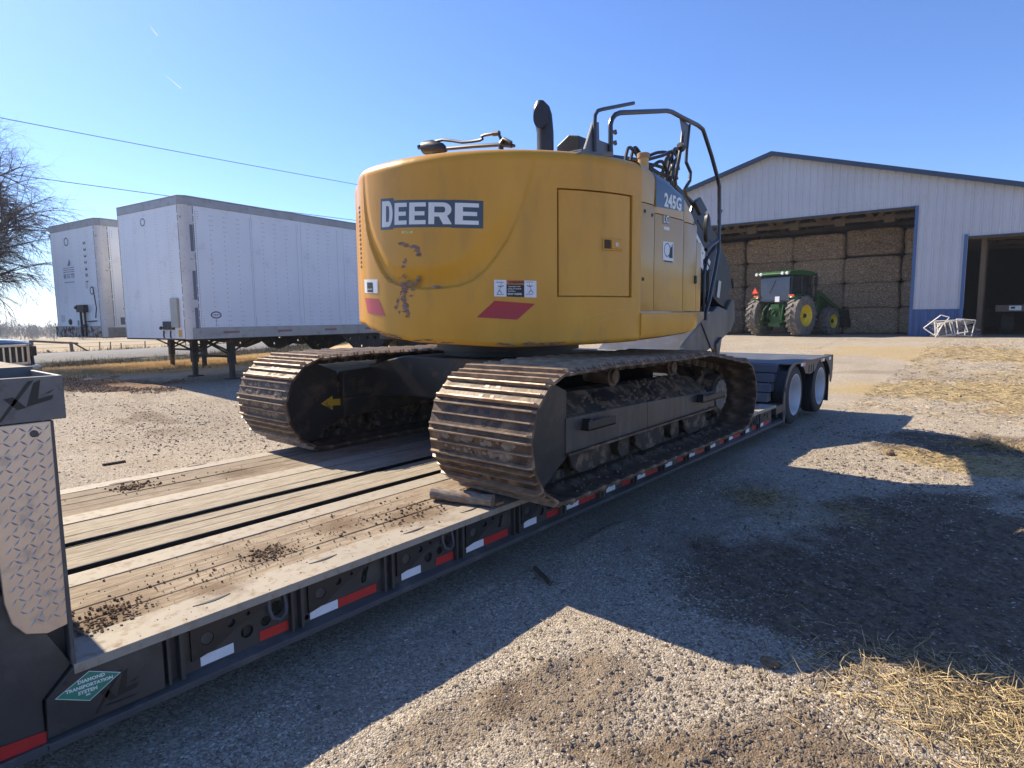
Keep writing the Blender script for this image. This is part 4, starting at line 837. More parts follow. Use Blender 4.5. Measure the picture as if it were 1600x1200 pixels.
sidepanel('hood_panel', 5.032, 5.250, 2.406, 0, m_yel2, True)
sidepanel('side_door', 5.256, 5.780, 1.585, 2.345, m_yel2)
sidepanel('hood_panel', 5.256, 5.780, 2.35, 0, m_yel2, True)
sidepanel('side_door', 5.786, 6.090, 1.585, 2.335, m_yel2)
sidepanel('hood_panel', 5.786, 6.090, 2.341, 0, m_yel2, True)
sidepanel('front_post', 6.096, 6.225, 1.585, 2.20, m_yel2)
b = MB(); b.prism([(5.0, 1.60), (6.21, 1.60), (6.21, 2.15), (6.02, 2.33), (5.72, 2.43), (5.0, 2.5)], -.9, XS - .035, 'x'); part('hood_core', b, m_black, EX)
# charcoal decal following the hood panel
b = MB(); rows = []
for i in range(12):
    y = 5.262 + (5.774 - 5.262) * i / 11; zt = ztop(y); r = .10; zl = float(np.interp(y, [5.262, 5.774], [2.395, 2.42])); x = XS + .0015
    rows.append([(x, y, zl)] + [(x, y, zt - r)] + [(XS - r + (r + .0015) * math.cos(a), y, zt - r + (r + .0015) * math.sin(a)) for a in [math.radians(q) for q in (18, 36, 54, 72, 90)]] + [(x - .3, y, zt + .004)])
b.grid(rows); part('model_decal', b, m_char, EX, smooth=True)
def sidetext(s, y, z, size, m, bold=0, x=XS + .003, shear=-.0, space=1.0, sx=1.0):
    vs, fs = textshape(s, size, bold, space=space); b = MB(); b.add([(v[0] * sx, v[1] + v[0] * shear, 0) for v in vs], fs, MYZ(x) @ Matrix.Translation((y, z, 0))); return part('lettering', b, m, EX)
c_t = (0.078, 5.560, 2.463); sidetext('245G', c_t[1], c_t[2], .142, m_print, .0055, sx=1.0)
m_slate = mat('slate_print', (.16, .20, .26), .4)
c_t = (0.078, 5.439, 2.316); sidetext('LC', c_t[1], c_t[2], .085, m_slate, .007); sidetext('LC', c_t[1], c_t[2], .085, m_print, .001, x=XS + .0045)
b = MB(); b.box((XS + .001, 5.40, 2.235), (XS + .0025, 5.50, 2.26)); part('small_label', b, m_print, EX)
b = MB(); ps = [(0.077, 5.391, 2.141)[1:], (0.077, 5.575, 2.147)[1:], (0.077, 5.581, 1.992)[1:], (0.077, 5.396, 1.996)[1:]]; b.prism(ps, XS + .001, XS + .0025, 'x'); sl = part('side_sticker', b, m_white, EX)
cy_, czz = sum(p[0] for p in ps) / 4, sum(p[1] for p in ps) / 4
b = MB(); b.prism([(cy_ + .01, czz - .05), (cy_ + .08, czz - .05), (cy_ + .075, czz + .07), (cy_ + .055, czz + .03), (cy_ + .045, czz + .055), (cy_ + .03, czz + .0)], XS + .003, XS + .0036, 'x'); b.box((XS + .003, cy_ - .07, czz - .085), (XS + .0036, cy_ + .08, czz - .075)); b.add(*flatshape([circ(0, 0, .055, 18), circ(0, 0, .048, 18)], .0006), MYZ(XS + .0033) @ Matrix.Translation((cy_ - .02, czz + .01, 0))); part('sticker_print', b, m_printk, sl)
for y, z in ((5.085, 2.34), (5.205, 2.325), (5.07, 1.83)):
    b = MB(); b.lathe([(XS - .002, .014), (XS + .004, .014)], 14, 'x', (0, y, z)); part('key_lock', b, m_black, EX, smooth=True)
b = MB(); b.box((XS - .03, 6.035, 1.83), (XS + .002, 6.070, 1.90)); part('door_catch', b, m_black, EX, bevel=.004)
# skirt below the doors
b = MB(); rows = []
for i in range(16):
    y = 5.030 + 1.21 * i / 15; zb = float(np.interp(y, [5.03, 5.45, 5.92, 6.24], [1.362, 1.372, 1.395, 1.445])); x = XS + .012 - (.08 * max(0, (y - 5.97) / .27) ** 2)
    rows.append([(x - .5, y, 1.575), (x - .008, y, 1.575), (x, y, 1.567), (x, y, zb + .05), (x - .012, y, zb + .014), (x - .05, y, zb), (x - .5, y, zb)])
b.grid(rows, closed=True); b.f += [tuple(range(7)), tuple(range(15 * 7, 16 * 7))]; part('side_skirt', b, m_yel, EX, smooth=True, angle=40)
# ---- cab on the far left
b = MB(); b.prism([(5.1, 1.44), (7.2, 1.44), (7.25, 2.0), (7.1, 3.0), (6.9, 3.15), (6.2, 3.12), (5.2, 2.85)], -2.72, -1.78, 'x'); cabb = part('cab', b, m_yel, EX, bevel=.05)
for x in (-2.724, -1.776):
    b = MB(); b.prism([(5.25, 2.05), (6.0, 2.05), (6.0, 2.88), (5.25, 2.85)], x - .004, x + .004, 'x'); part('cab_window', b, m_glass, EX)
    b = MB(); b.prism([(6.08, 1.75), (7.1, 1.75), (7.15, 2.0), (6.98, 2.9), (6.08, 2.95)], x - .004, x + .004, 'x'); part('cab_window', b, m_glass, EX)
# ---- roof top gear
Mv = lambda *p: [tuple(q) for q in p]
b = MB(); b.tube([(-1.737, 4.500, 3.009), (-1.721, 4.500, 3.011), (-1.624, 4.500, 2.999), (-1.514, 4.500, 2.969), (-1.461, 4.500, 2.949)], [.028, .055, .06, .045, .02], 14); b.tube([(-1.593, 4.500, 2.962), (-1.62, 4.5, 2.70)], .03, 8); part('camera_head', b, m_hose, EX, smooth=True)
b = MB(); b.tube([(-1.817, 4.520, 3.049), (-1.809, 4.520, 3.026)], .02, 10); part('camera_lens', b, m_glass, EX)
b = MB(); b.tube([(-1.622, 4.500, 3.041), (-1.496, 4.500, 3.036), (-1.390, 4.500, 3.008), (-1.272, 4.500, 2.973), (-1.157, 4.500, 2.959), (-1.072, 4.500, 2.953), (-1.044, 4.500, 2.957), (-1.051, 4.500, 2.978), (-1.016, 4.500, 2.981), (-0.935, 4.500, 2.975), (-0.882, 4.500, 2.970), (-0.863, 4.500, 2.942), (-0.844, 4.500, 2.905), (-0.818, 4.500, 2.872)], .0125, 8); b.tube([(-0.928, 4.500, 2.974), (-0.869, 4.500, 2.967)], .02, 8); part('handrail', b, m_tubeb, EX, smooth=True)
b = MB(); b.tube([(-1.476, 4.500, 2.959), (-1.143, 4.500, 2.919), (-0.857, 4.500, 2.879), (-0.741, 4.500, 2.848)], .016, 8); b.tube([(-0.857, 4.500, 2.874), (-.82, 4.5, 2.70)], .02, 8); b.tube([(-0.840, 4.480, 2.881), (-0.806, 4.480, 2.908), (-0.730, 4.480, 2.866)], .014, 8); b.tube([(-0.831, 4.500, 2.893), (-0.716, 4.500, 2.843)], .012, 8); part('rail_bracket', b, m_tubeb, EX, smooth=True)
# exhaust with slanted mouth
b = MB(); rows = []; ex_ = [(-1.026, 5.300, 3.038), (-1.026, 5.300, 3.170), (-1.039, 5.300, 3.249), (-1.053, 5.300, 3.328), (-1.067, 5.300, 3.396), (-1.081, 5.300, 3.453)]; c_ = [((ex_[0][0], 5.3, 2.70), .078)] + list(zip(ex_, (.078, .078, .082, .086, .076, .035)))
for (p, r) in c_: rows.append([(p[0] + r * math.cos(2 * PI * k / 18), p[1] + r * .9 * math.sin(2 * PI * k / 18), p[2] + .0 * k) for k in range(18)])
b.grid(rows, closed=True); part('exhaust_stack', b, mat('sooty_exhaust_steel', (.05, .05, .055), .4, .5, col2=(.02, .02, .02), scale=6), EX, smooth=True)
b = MB(); e = Vector((-0.900, 5.080, 3.243)); nrm = Vector((.25, -1.0, .1)).normalized(); q = nrm.to_track_quat('Z', 'Y').to_matrix().to_4x4(); vs, fs = flatshape([circ(0, 0, .072, 20, .112)], .004); b.add(vs, fs, Matrix.Translation((-1.002, 5.205, 3.294)) @ q); part('exhaust_mouth', b, m_hose, EX)
b = MB(); p0 = (-0.937, 5.600, 3.121); b.prism([(p0[0] - .11, 2.68), (p0[0] - .11, p0[2] - .02), (p0[0] + .02, p0[2] + .055), (p0[0] + .13, p0[2] + .03), (p0[0] + .15, 2.68)], 5.5, 5.8, 'y'); part('air_intake_box', b, m_hose, EX, bevel=.008)
b = MB(); b.prism([(-0.120, 4.449, 2.673)[1:], (-0.120, 4.561, 2.729)[1:], (-0.120, 4.668, 2.936)[1:], (-0.120, 4.736, 2.947)[1:], (-0.120, 4.745, 2.824)[1:], (-0.120, 4.934, 2.826)[1:], (-0.120, 4.944, 2.749)[1:]], -.135, -.115, 'x'); b.box((-.30, 4.52, 2.69), (-.12, 4.84, 2.72)); part('rail_mount', b, m_greyp, EX, bevel=.003)
b = MB(); b.tube([(-0.100, 4.663, 2.728), (-0.100, 4.657, 2.908), (-0.100, 4.661, 2.974), (-0.100, 4.695, 3.013), (-0.100, 4.763, 3.040), (-0.100, 5.211, 3.194)], .0135, 10); part('handrail', b, m_tubeb, EX, smooth=True)
b = MB(); b.tube([(-0.100, 4.873, 2.769), (-0.100, 4.872, 2.910), (-0.100, 4.867, 2.950), (-0.100, 4.889, 3.000), (-0.100, 4.934, 3.041), (-0.100, 5.008, 3.074), (-0.100, 5.367, 3.167), (-0.100, 5.781, 3.274), (-0.100, 5.877, 3.287), (-0.100, 6.068, 3.289), (-0.100, 6.227, 3.293), (-0.100, 6.409, 3.298), (-0.100, 6.526, 3.287), (-0.100, 6.572, 3.250), (-0.100, 6.751, 3.085), (-0.100, 6.925, 2.890), (-0.100, 6.962, 2.827), (-0.100, 6.978, 2.591), (-0.100, 6.987, 2.199), (-0.100, 6.916, 2.016), (-0.100, 6.774, 1.693), (-0.100, 6.701, 1.585), (-.1, 6.70, 1.50)], .019, 10); part('handrail', b, m_tubeb, EX, smooth=True)
for yy in (205, 222):
    b = MB(); p0 = Vector((-0.100, 4.890, 2.914)) if yy == 205 else Vector((-0.100, 4.891, 2.837)); b.tube([p0, p0 + Vector((0, .06, .0))], .012, 8); b.tube([p0 + Vector((0, .05, -.012)), p0 + Vector((0, .05, .02))], .011, 8); part('rail_clip', b, m_tubeb, EX, smooth=True)
b = MB(); b.tube([(-0.120, 6.273, 3.274), (-0.120, 6.229, 3.052), (-0.120, 6.221, 2.938), (-0.120, 6.321, 2.865), (-0.120, 6.311, 2.789), (-0.120, 6.205, 2.693), (-0.120, 6.235, 2.640), (-0.120, 6.379, 2.567), (-.12, 6.25, 2.30)], .016, 8); part('mirror_arm', b, m_tubeb, EX, smooth=True)
b = MB(); b.prism([(-0.100, 6.067, 3.300)[1:], (-0.100, 6.270, 3.269)[1:], (-0.100, 6.239, 3.045)[1:], (-0.100, 6.184, 3.067)[1:]], -.125, -.117, 'x'); part('mirror_bracket', b, m_greyp, EX, bevel=.002)
b = MB(); b.tube([(-0.130, 6.164, 3.197), (-0.130, 6.142, 3.081), (-0.130, 6.119, 3.016), (-0.160, 6.112, 2.830), (-0.200, 6.162, 2.731)], .016, 8); b.tube([(-0.120, 6.082, 3.062), (-0.120, 6.136, 3.028)], .03, 8); part('wiper_hose', b, m_hose, EX, smooth=True)
mc = Vector((-0.080, 6.445, 2.571)); b = MB(); b.prism([(-0.080, 6.301, 2.586)[1:], (-0.080, 6.426, 2.650)[1:], (-0.080, 6.596, 2.548)[1:], (-0.080, 6.450, 2.483)[1:]], -.10, -.06, 'x'); part('side_mirror', b, m_hose, EX, bevel=.008)
b = MB(); rows = MB(); m2 = Vector((-0.080, 6.636, 2.384)); b.lathe([(-.03, .03), (-.02, .05), (.01, .055), (.02, .045)], 20, 'x', (0, 0, 0), M=Matrix.Translation(m2) @ Matrix.Diagonal((1, .85, 2.6, 1))); part('side_mirror', b, m_hose, EX, smooth=True)
b = MB(); b.tube([(-0.100, 6.665, 2.187), (-0.100, 6.804, 2.248), (-0.100, 6.947, 2.298)], .02, 8); b.tube([(-0.150, 6.773, 1.586), (-0.150, 6.752, 1.947), (-0.150, 6.806, 2.107), (-0.150, 7.090, 2.301)], .018, 8); b.tube([(-0.100, 7.044, 2.612), (-0.100, 6.951, 2.494)], .008, 8); b.tube([(-0.300, 6.916, 2.511), (-0.300, 7.203, 2.364), (-0.200, 7.049, 2.263)], .012, 6); part('rail_brace', b, m_tubeb, EX, smooth=True)
# beacon / filler cap and boom hoses
p0 = Vector((-0.220, 5.602, 2.796)); b = MB(); b.lathe([(-.10, .045), (.075, .045), (.08, .052), (.105, .052), (.112, .04)], 20, 'z', tuple(p0)); part('filler_neck', b, m_yel2, EX, smooth=True)
b = MB(); b.lathe([(.076, .054), (.112, .054), (.118, .045)], 20, 'z', tuple(p0)); part('filler_cap', b, mat('brown_cap', (.30, .20, .10), .6), EX, smooth=True)
hs = [(975, 262, 982, 231, 996, 243, 1003, 262), (983, 262, 990, 232, 999, 238, 1008, 262), (1010, 246, 1030, 238, 1046, 243, 1058, 275), (1012, 250, 1036, 243, 1050, 240, 1046, 285), (1014, 256, 1030, 260, 1044, 268, 1050, 290), (1040, 278, 1046, 252, 1056, 236, 1060, 262), (1030, 276, 1042, 256, 1050, 238, 1057, 244), (1018, 262, 1032, 252, 1040, 262, 1046, 286), (1056, 284, 1050, 262, 1058, 246, 1062, 236), (1016, 262, 1026, 270, 1040, 274, 1060, 296), (1045, 290, 1052, 262, 1056, 250, 1062, 240), (1036, 268, 1040, 250, 1048, 244, 1054, 262)]
HP = [[(-0.600, 5.942, 2.916), (-0.600, 6.021, 3.109), (-0.600, 6.193, 3.072), (-0.600, 6.285, 2.940)], [(-0.700, 6.214, 2.980), (-0.700, 6.298, 3.176), (-0.700, 6.414, 3.162), (-0.700, 6.564, 3.016)], [(-0.600, 6.346, 3.083), (-0.600, 6.640, 3.188), (-0.600, 6.870, 3.200), (-0.600, 7.060, 2.992)], [(-0.500, 6.184, 3.013), (-0.500, 6.525, 3.118), (-0.500, 6.721, 3.173), (-0.500, 6.675, 2.853)], [(-0.600, 6.400, 3.033), (-0.600, 6.644, 3.051), (-0.600, 6.846, 3.035), (-0.600, 6.942, 2.876)], [(-0.500, 6.589, 2.889), (-0.500, 6.666, 3.088), (-0.500, 6.806, 3.240), (-0.500, 6.874, 3.037)], [(-0.700, 6.846, 2.973), (-0.700, 7.018, 3.160), (-0.700, 7.134, 3.314), (-0.700, 7.246, 3.282)], [(-0.500, 6.263, 2.956), (-0.500, 6.472, 3.053), (-0.500, 6.584, 3.012), (-0.500, 6.675, 2.853)], [(-0.450, 6.715, 2.864), (-0.450, 6.622, 3.011), (-0.450, 6.733, 3.130), (-0.450, 6.788, 3.215)], [(-0.500, 6.237, 2.952), (-0.500, 6.395, 2.931), (-0.500, 6.587, 2.938), (-0.500, 6.883, 2.821)], [(-0.400, 6.457, 2.781), (-0.400, 6.546, 2.989), (-0.400, 6.600, 3.072), (-0.400, 6.711, 3.179)], [(-0.600, 6.703, 2.986), (-0.600, 6.784, 3.139), (-0.600, 6.899, 3.199), (-0.600, 6.996, 3.048)]]
def bez(c, n=12):
    c = [Vector(q) for q in c]; out = []
    ext = [c[0] * 2 - c[1]] + c + [c[-1] * 2 - c[-2]]
    for i in range(1, len(ext) - 2):
        for k in range(n // 3 + 1):
            t = k / (n // 3 + 1); a, b_, c2, d = ext[i - 1], ext[i], ext[i + 1], ext[i + 2]
            out.append(.5 * ((2 * b_) + (c2 - a) * t + (2 * a - 5 * b_ + 4 * c2 - d) * t * t + (3 * b_ - a - 3 * c2 + d) * t ** 3))
    return out + [c[-1]]
for q in HP: b = MB(); b.tube(bez(q), .0165, 7); part('hydraulic_hose', b, m_hose, EX, smooth=True)
# ---- boom and bucket in front of the machine
b = MB(); bp_ = [(6.1, 1.75), (6.6, 1.65), (7.4, 2.90), (8.5, 2.78), (9.3, 2.25), (9.9, 1.75), (10.3, 1.95), (10.15, 2.32), (9.2, 2.98), (8.2, 3.25), (7.3, 3.36), (6.5, 3.26), (6.0, 2.6)]  # crest behind the hood raised for the shadow it casts on the yard
b.prism(bp_, -1.60, -1.18, 'x'); part('boom', b, m_black, EX, bevel=.02)
vs, fs = textshape('DEERE', .34, .018); a = math.atan2(-.62, 1.1); b = MB(); c_ = (-1.178, 9.351, 2.172); b.add(vs, fs, MYZ(-1.176) @ Matrix.Translation((c_[1] - .42, c_[2] + .30, 0)) @ Matrix.Rotation(-.62, 4, 'Z') @ Matrix.Translation((0, 0, 0))); part('boom_lettering', b, m_print, EX)
for x in (-1.05, -1.72):
    b = MB(); b.tube([(x, 6.2, 1.55), (x, 6.9, 2.5)], .07, 14); part('boom_cylinder', b, m_tubeb, EX, smooth=True); b = MB(); b.tube([(x, 6.9, 2.5), (x, 7.15, 2.85)], .04, 12); part('cylinder_rod', b, m_alur, EX, smooth=True)
b = MB(); b.prism([(-1.050, 9.063, 2.151)[1:], (-1.050, 9.474, 2.171)[1:], (-1.050, 9.726, 2.036)[1:], (-1.050, 9.871, 1.779)[1:], (-1.050, 9.756, 1.628)[1:], (-1.050, 9.410, 1.718)[1:], (-1.050, 9.080, 1.872)[1:]], -1.75, -1.05, 'x'); part('arm', b, m_black, EX, bevel=.012)
b = MB(); b.prism([(-1.040, 9.363, 2.040)[1:], (-1.040, 9.458, 2.026)[1:], (-1.040, 9.403, 1.790)[1:], (-1.040, 9.309, 1.806)[1:]], -1.049, -1.03, 'x'); part('cylinder_rod', b, m_alur, EX)
for cpts in ([(-1.200, 9.658, 2.244), (-1.200, 9.910, 2.145), (-1.200, 10.273, 2.122), (-1.200, 10.365, 1.969)], [(-1.200, 9.710, 2.191), (-1.200, 9.963, 2.109), (-1.200, 10.171, 2.079), (-1.200, 10.233, 1.945)], [(-1.200, 9.123, 2.767), (-1.200, 9.501, 2.472), (-1.200, 9.804, 2.234), (-1.200, 10.060, 2.171)]):
    b = MB(); b.tube(bez(cpts), .022, 7); part('hydraulic_hose', b, m_hose, EX, smooth=True)
bk = [(-1.000, 7.996, 1.087)[1:], (-1.000, 8.310, 1.262)[1:], (-1.000, 8.724, 1.462)[1:], (-1.000, 9.309, 1.680)[1:], (-1.000, 9.625, 1.627)[1:], (-1.000, 9.789, 1.776)[1:], (-1.000, 9.918, 1.760)[1:], (-1.000, 9.966, 1.475)[1:], (-1.000, 9.823, 1.326)[1:], (-1.000, 9.367, 1.173)[1:], (-1.000, 9.117, 1.102)[1:], (-1.000, 8.834, 1.036)[1:]]
b = MB(); b.prism(bk, -2.2, -1.0, 'x'); part('bucket', b, m_bucket, EX, bevel=.02)
b = MB(); b.prism([(-0.990, 8.702, 1.446)[1:], (-0.990, 9.084, 1.590)[1:], (-0.990, 9.161, 1.082)[1:], (-0.990, 9.072, 1.068)[1:]], -.999, -.985, 'x'); part('bucket_seam', b, m_bucket, EX, bevel=.004)
for x in (-1.0, -1.4, -1.8, -2.2):
    b = MB(); y_, z_ = (-1.000, 9.228, 1.142)[1:]; b.prism([(y_ - .06, z_), (y_ + .14, z_ + .10), (y_ + .02, .90), (y_ - .03, .90)], x - .04, x + .04, 'x'); part('bucket_tooth', b, m_bucket, EX, bevel=.006)
b = MB(); y_, z_ = (-1.000, 7.675, 1.127)[1:]; b.prism([(y_ - .12, z_ - .10), (y_ + .05, z_ + .0), (y_ + .35, z_ + .02), (y_ + .3, z_ - .12)], -1.5, -.9, 'x'); part('bucket_linkage', b, m_bucket, EX, bevel=.01)
# ------------------------------------------------------------------ white box trailers
m_box = mat('white_trailer_skin', (0.76, 0.78, 0.80), 0.35, 0, col2=(0.66, 0.68, 0.70), scale=.8, amt=.6, dirt=(0.48, 0.44, 0.38), damt=.36, dscale=2.2, dsharp=.35, bump=.012, bscale=1.6)
m_boxw = mat('chalky_white_post', (0.62, 0.61, 0.60), 0.5, 0, col2=(0.5, 0.48, 0.46), scale=3, dirt=(0.33, 0.28, 0.24), damt=.3, dscale=14, dsharp=.1)
m_rail = mat('dull_aluminium_rail', (0.36, 0.35, 0.34), 0.45, 0.5, col2=(0.27, 0.26, 0.25), scale=4, dirt=(0.24, 0.2, 0.17), damt=.4, dscale=6, dsharp=.3)
m_rivet = mat('dark_rivet', (0.14, 0.18, 0.25), 0.5)
m_rust = mat('rusted_white_bumper', (0.50, 0.46, 0.40), 0.7, 0, col2=(0.40, 0.34, 0.26), amt=1, scale=5, dirt=(0.16, 0.075, 0.04), damt=.53, dscale=9, dsharp=.06)
m_navy = mat('navy_print', (0.05, 0.07, 0.16), .5)
m_gearp = mat('black_landing_gear', (0.03, 0.028, 0.027), .6, dirt=(.12, .08, .06), damt=.4, dscale=6)
def box_trailer(cx, cy, rz, length, label, variant, feet=None):
    t = thing('box_trailer', label, 'trailer', (cx, cy, .2), rz, 'white box trailers parked side by side')
    zb, zt, hw, bv = .98, 3.83, 1.3, .11        # heights above the yard (.2)
    def P_(n, mb, m, **k): return part(n, mb, m, t, **k)
    b = MB(); b.box((-hw + bv, 0, zb), (hw - bv, .03, zt - .17)); P_('nose_panel', b, m_box)
    for s in (-1, 1):
        rows = [[(s * (hw - bv + bv * math.sin(a)), .11 - bv * math.cos(a) + .0, z) for a in [math.radians(q) for q in range(0, 91, 15)]] for z in (zb, zt - .17)]
        b = MB(); b.grid(rows); b.box((min(s * (hw - .004), s * (hw - .03)), .112, zb), (max(s * (hw - .004), s * (hw - .03)), .26, zt - .17)); P_('corner_post', b, m_boxw, smooth=True)
    n = int((length - .26) / 1.22)
    pw = (length - .26) / n
    b = MB(); b.box((hw - .03, 0, 0), (hw, pw - .006, zt - .17 - zb - .22)); pm = b.mesh('side_panel', m_box)
    for s in (-1, 1):
        for i in range(n): link('side_panel', pm, t, M=Matrix.Translation(((0 if s > 0 else -2 * hw + .03), .26 + i * pw, zb + .22)))
    b = MB()
    for s in (-1, 1):
        b.box((min(s * (hw + .012), s * (hw - .06)), .10, zb), (max(s * (hw + .012), s * (hw - .06)), length, zb + .218))
        b.box((min(s * (hw + .002), s * (hw - .06)), .10, zb + .218), (max(s * (hw + .002), s * (hw - .06)), length, zb + .235))
    P_('bottom_rail', b, m_rail)
    b = MB(); k = [(-hw - .01, .12), (-hw + bv - .01, -.01), (hw - bv + .01, -.01), (hw + .01, .12), (hw + .01, length), (-hw - .01, length)]
    b.prism(k, zt - .17, zt - .012, 'z'); P_('top_rail', b, m_rail, bevel=.006)
    b = MB(); b.prism([(x * 1.004, y * 1.001) for x, y in k], zt - .011, zt + .012, 'z'); P_('roof', b, m_rail, bevel=.004)
    b = MB(); b.box((-hw + .03, length - .05, zb), (hw - .03, length, zt - .17)); P_('rear_doors', b, m_box)
    b = MB(); b.box((-hw + .05, .04, zb - .02), (hw - .05, length - .1, zb + .03)); P_('floor', b, m_black)
    b = MB()
    def dot(x, y, z, ax, r=.012):
        vs = [((x, y + r * math.cos(q * PI / 3), z + r * math.sin(q * PI / 3)) if ax == 'x' else (x + r * math.cos(q * PI / 3), y, z + r * math.sin(q * PI / 3))) for q in range(6)]
        b.add(vs, [tuple(range(6))])
    cols = int((length - .3) / .305)
    for i in range(min(cols, 40)):
        y = .30 + i * .305; dbl = i % 4 == 0
        nz_ = 24 if not dbl else 48
        for j in range(nz_):
            z = zb + .27 + (zt - zb - .5) * j / nz_
            if i > 0 or True: dot(hw + .0015, y, z, 'x', .0095)
            if j < 4 or j > nz_ - 5: dot(hw + .0015, y + .05, z, 'x', .0085)
    for j in range(60): dot(hw - bv * .02 + .001 - .004, .14, zb + .05 + j * .044, 'x', .011)
    for i, x in enumerate((-1.0, -.92, -.55, -.47, -.1, -.02, .35, .43, .80, .88)):
        for j in range(46): 
            if i % 2 == 0 or j % 2: dot(x, -.0015, zb + .08 + (zt - zb - .3) * j / 46, 'y', .0085)
    bs = MB()
    for s in (-1, 1):
        z = zb + .02
        while z < zt - .2:
            h_ = random.uniform(.08, .4); bs.box((min(s * (hw - bv - .006), s * (hw - bv + .004)), -.003, z), (max(s * (hw - bv - .006), s * (hw - bv + .004)), .0015, min(z + h_, zt - .18))); bs.box((min(s * (hw - .002), s * (hw + .0015)), .252, z), (max(s * (hw - .002), s * (hw + .0015)), .262, min(z + h_, zt - .18))); z += h_ + random.uniform(.0, .05)
    P_('corner_seam', bs, m_gearp, kind='stuff')
    bs = MB(); bs.box((-hw + bv, -.004, zb - .012), (hw - bv, .02, zb + .012)); P_('nose_sill', bs, m_gearp)
    stuff(P_('rivet_rows', b, m_rivet), 'rows of rivets on the trailer skin')
    # conspicuity marks on the rail
    for i in range(int(length / 1.4)):
        y = .75 + i * 1.35; b = MB(); b.box((hw + .0125, y, zb + .10), (hw + .014, y + .38, zb + .15)); P_('red_reflector_tape', b, mat('faded_tape', (.30, .13, .12), .5) if i == 0 else bpy.data.materials['faded_tape'])
    if variant == 1:
        for z0, z1 in ((2.75, 3.28), (1.78, 2.36), (1.16, 1.62)):
            b = MB(); b.box((hw + .001, .17, z0), (hw + .004, .235, z1))
            P_('grey_marker_strip', b, m_navy if False else mat('grey_strip', (.15, .17, .21), .6) if z0 == 2.75 else bpy.data.materials['grey_strip'])
        b = MB(); b.prism([(.78, 1.22), (1.02, 1.22), (1.03, 1.24), (1.03, 1.80), (1.01, 1.82), (.79, 1.82), (.77, 1.80), (.77, 1.24)], -.05, -.002, 'y'); P_('document_box', b, mat('grey_metal_box', (.38, .37, .33), .45, .3), bevel=.01)
        b = MB(); b.box((.42, -.04, .995 + .18), (.82, -.004, .995 + .35)); b.tube([(.38, -.05, 1.22), (.42, -.08, 1.20)], .035, 8); b.tube([(.48, -.05, 1.16), (.48, -.06, 1.04), (.52, -.07, 1.01)], .018, 6); b.tube([(.74, -.05, 1.16), (.74, -.06, 1.04), (.78, -.07, 1.01)], .018, 6); P_('gladhand_bracket', b, m_gearp, bevel=.008)
        b = MB(); b.box((.95, -.006, 1.02), (1.08, -.001, 1.17)); P_('yellow_placard', b, mat('amber_placard', (.62, .38, .06), .5))
        b = MB(); M_ = Matrix.Translation((hw + .003, .62, 1.47)) @ Matrix(((0, 0, 1, 0), (1, 0, 0, 0), (0, 1, 0, 0), (0, 0, 0, 1))); b.add(*flatshape([circ(0, 0, .12, 24, .075), circ(0, 0, .095, 24, .052)], .002), M_); o = P_('oval_badge', b, m_navy)
        b = MB(); b.add(*textshape('Vanguard' if False else 'UTILITY', .045, .001), Matrix.Translation((0, 0, 0)) @ M_); part('badge_lettering', b, m_navy, o)
        b = MB(); b.box((hw + .0015, .615, 1.25), (hw + .0025, .622, 1.39)); P_('badge_streak', b, m_navy)
        Mn = Matrix(((1, 0, 0, 0), (0, 0, 1, 0), (0, 1, 0, 0), (0, 0, 0, 1)))
        b = MB(); b.add(*flatshape([circ(0, 0, .10, 20, .085), circ(0, 0, .075, 20, .06)], .002), Matrix.Translation((-.15, -.003, 3.43)) @ Mn); P_('round_badge', b, m_slate)
    else:
        Mn = Matrix(((1, 0, 0, 0), (0, 0, -1, 0), (0, 1, 0, 0), (0, 0, 0, 1)))
        b = MB()
        for i, ch in enumerate('5332401'): b.add(*textshape(ch, .17, .004), Matrix.Translation((.66, -.003, 3.28 - i * .155)) @ Mn @ Matrix.Rotation(-PI / 2, 4, 'Z'))
        P_('unit_number', b, m_printk)
        b = MB()
        for i, (s_, z, sz) in enumerate((('FREIGHT', 2.62, .10), ('BENNETT', 2.50, .15), ('TRAILERS', 2.38, .09))): 
            if i == 1: b.add(*textshape('BE 55 775', .15, .004), Matrix.Translation((-.30, -.003, 2.52)) @ Mn)
        for z, w in ((2.72, .30), (2.67, .30), (2.62, .31), (2.36, .28)): b.box((-.30 - w, -.003, z), (-.30 + w, -.002, z + .018))
        b.prism([(-.36, 2.78), (-.20, 2.78), (-.16, 2.86), (-.22, 2.95), (-.28, 2.86)], -.003, -.002, 'y')
        P_('faded_logo', b, m_slate)
        b = MB(); b.add(*flatshape([circ(0, 0, .13, 20, .11), circ(0, 0, .09, 20, .075)], .002), Matrix.Translation((-.30, -.003, 3.38)) @ Mn); P_('round_badge', b, m_slate)
        b = MB(); b.box((-hw + .02, -.03, zb - .0), (hw - .10, -.001, zb + .27)); P_('bumper_plate', b, m_rust, bevel=.004)
        b = MB(); b.box((.22, -.12, 1.60), (.60, -.004, 1.78)); b.tube([(.12, -.08, 1.72), (.26, -.10, 1.72)], .05, 8); b.box((.26, -.07, 1.0), (.31, -.03, 1.60)); b.box((.48, -.07, 1.0), (.53, -.03, 1.60)); b.box((.31, -.06, 1.2), (.48, -.03, 1.3)); b.tube([(.53, -.06, 1.36), (1.1, -.05, 1.38)], .015, 6); P_('gladhand_bracket', b, m_gearp, bevel=.006)
        b = MB(); b.tube([(1.0, -.03, 2.2), (1.08, -.05, 2.0), (1.14, -.05, 1.7), (1.06, -.05, 1.45)], .014, 6); P_('loose_hose', b, m_gearp, smooth=True)
        b = MB(); b.lathe([(-.03, .06), (-.002, .08)], 14, 'y', (-.44, 0, 1.36)); P_('round_socket', b, m_gearp, smooth=True)
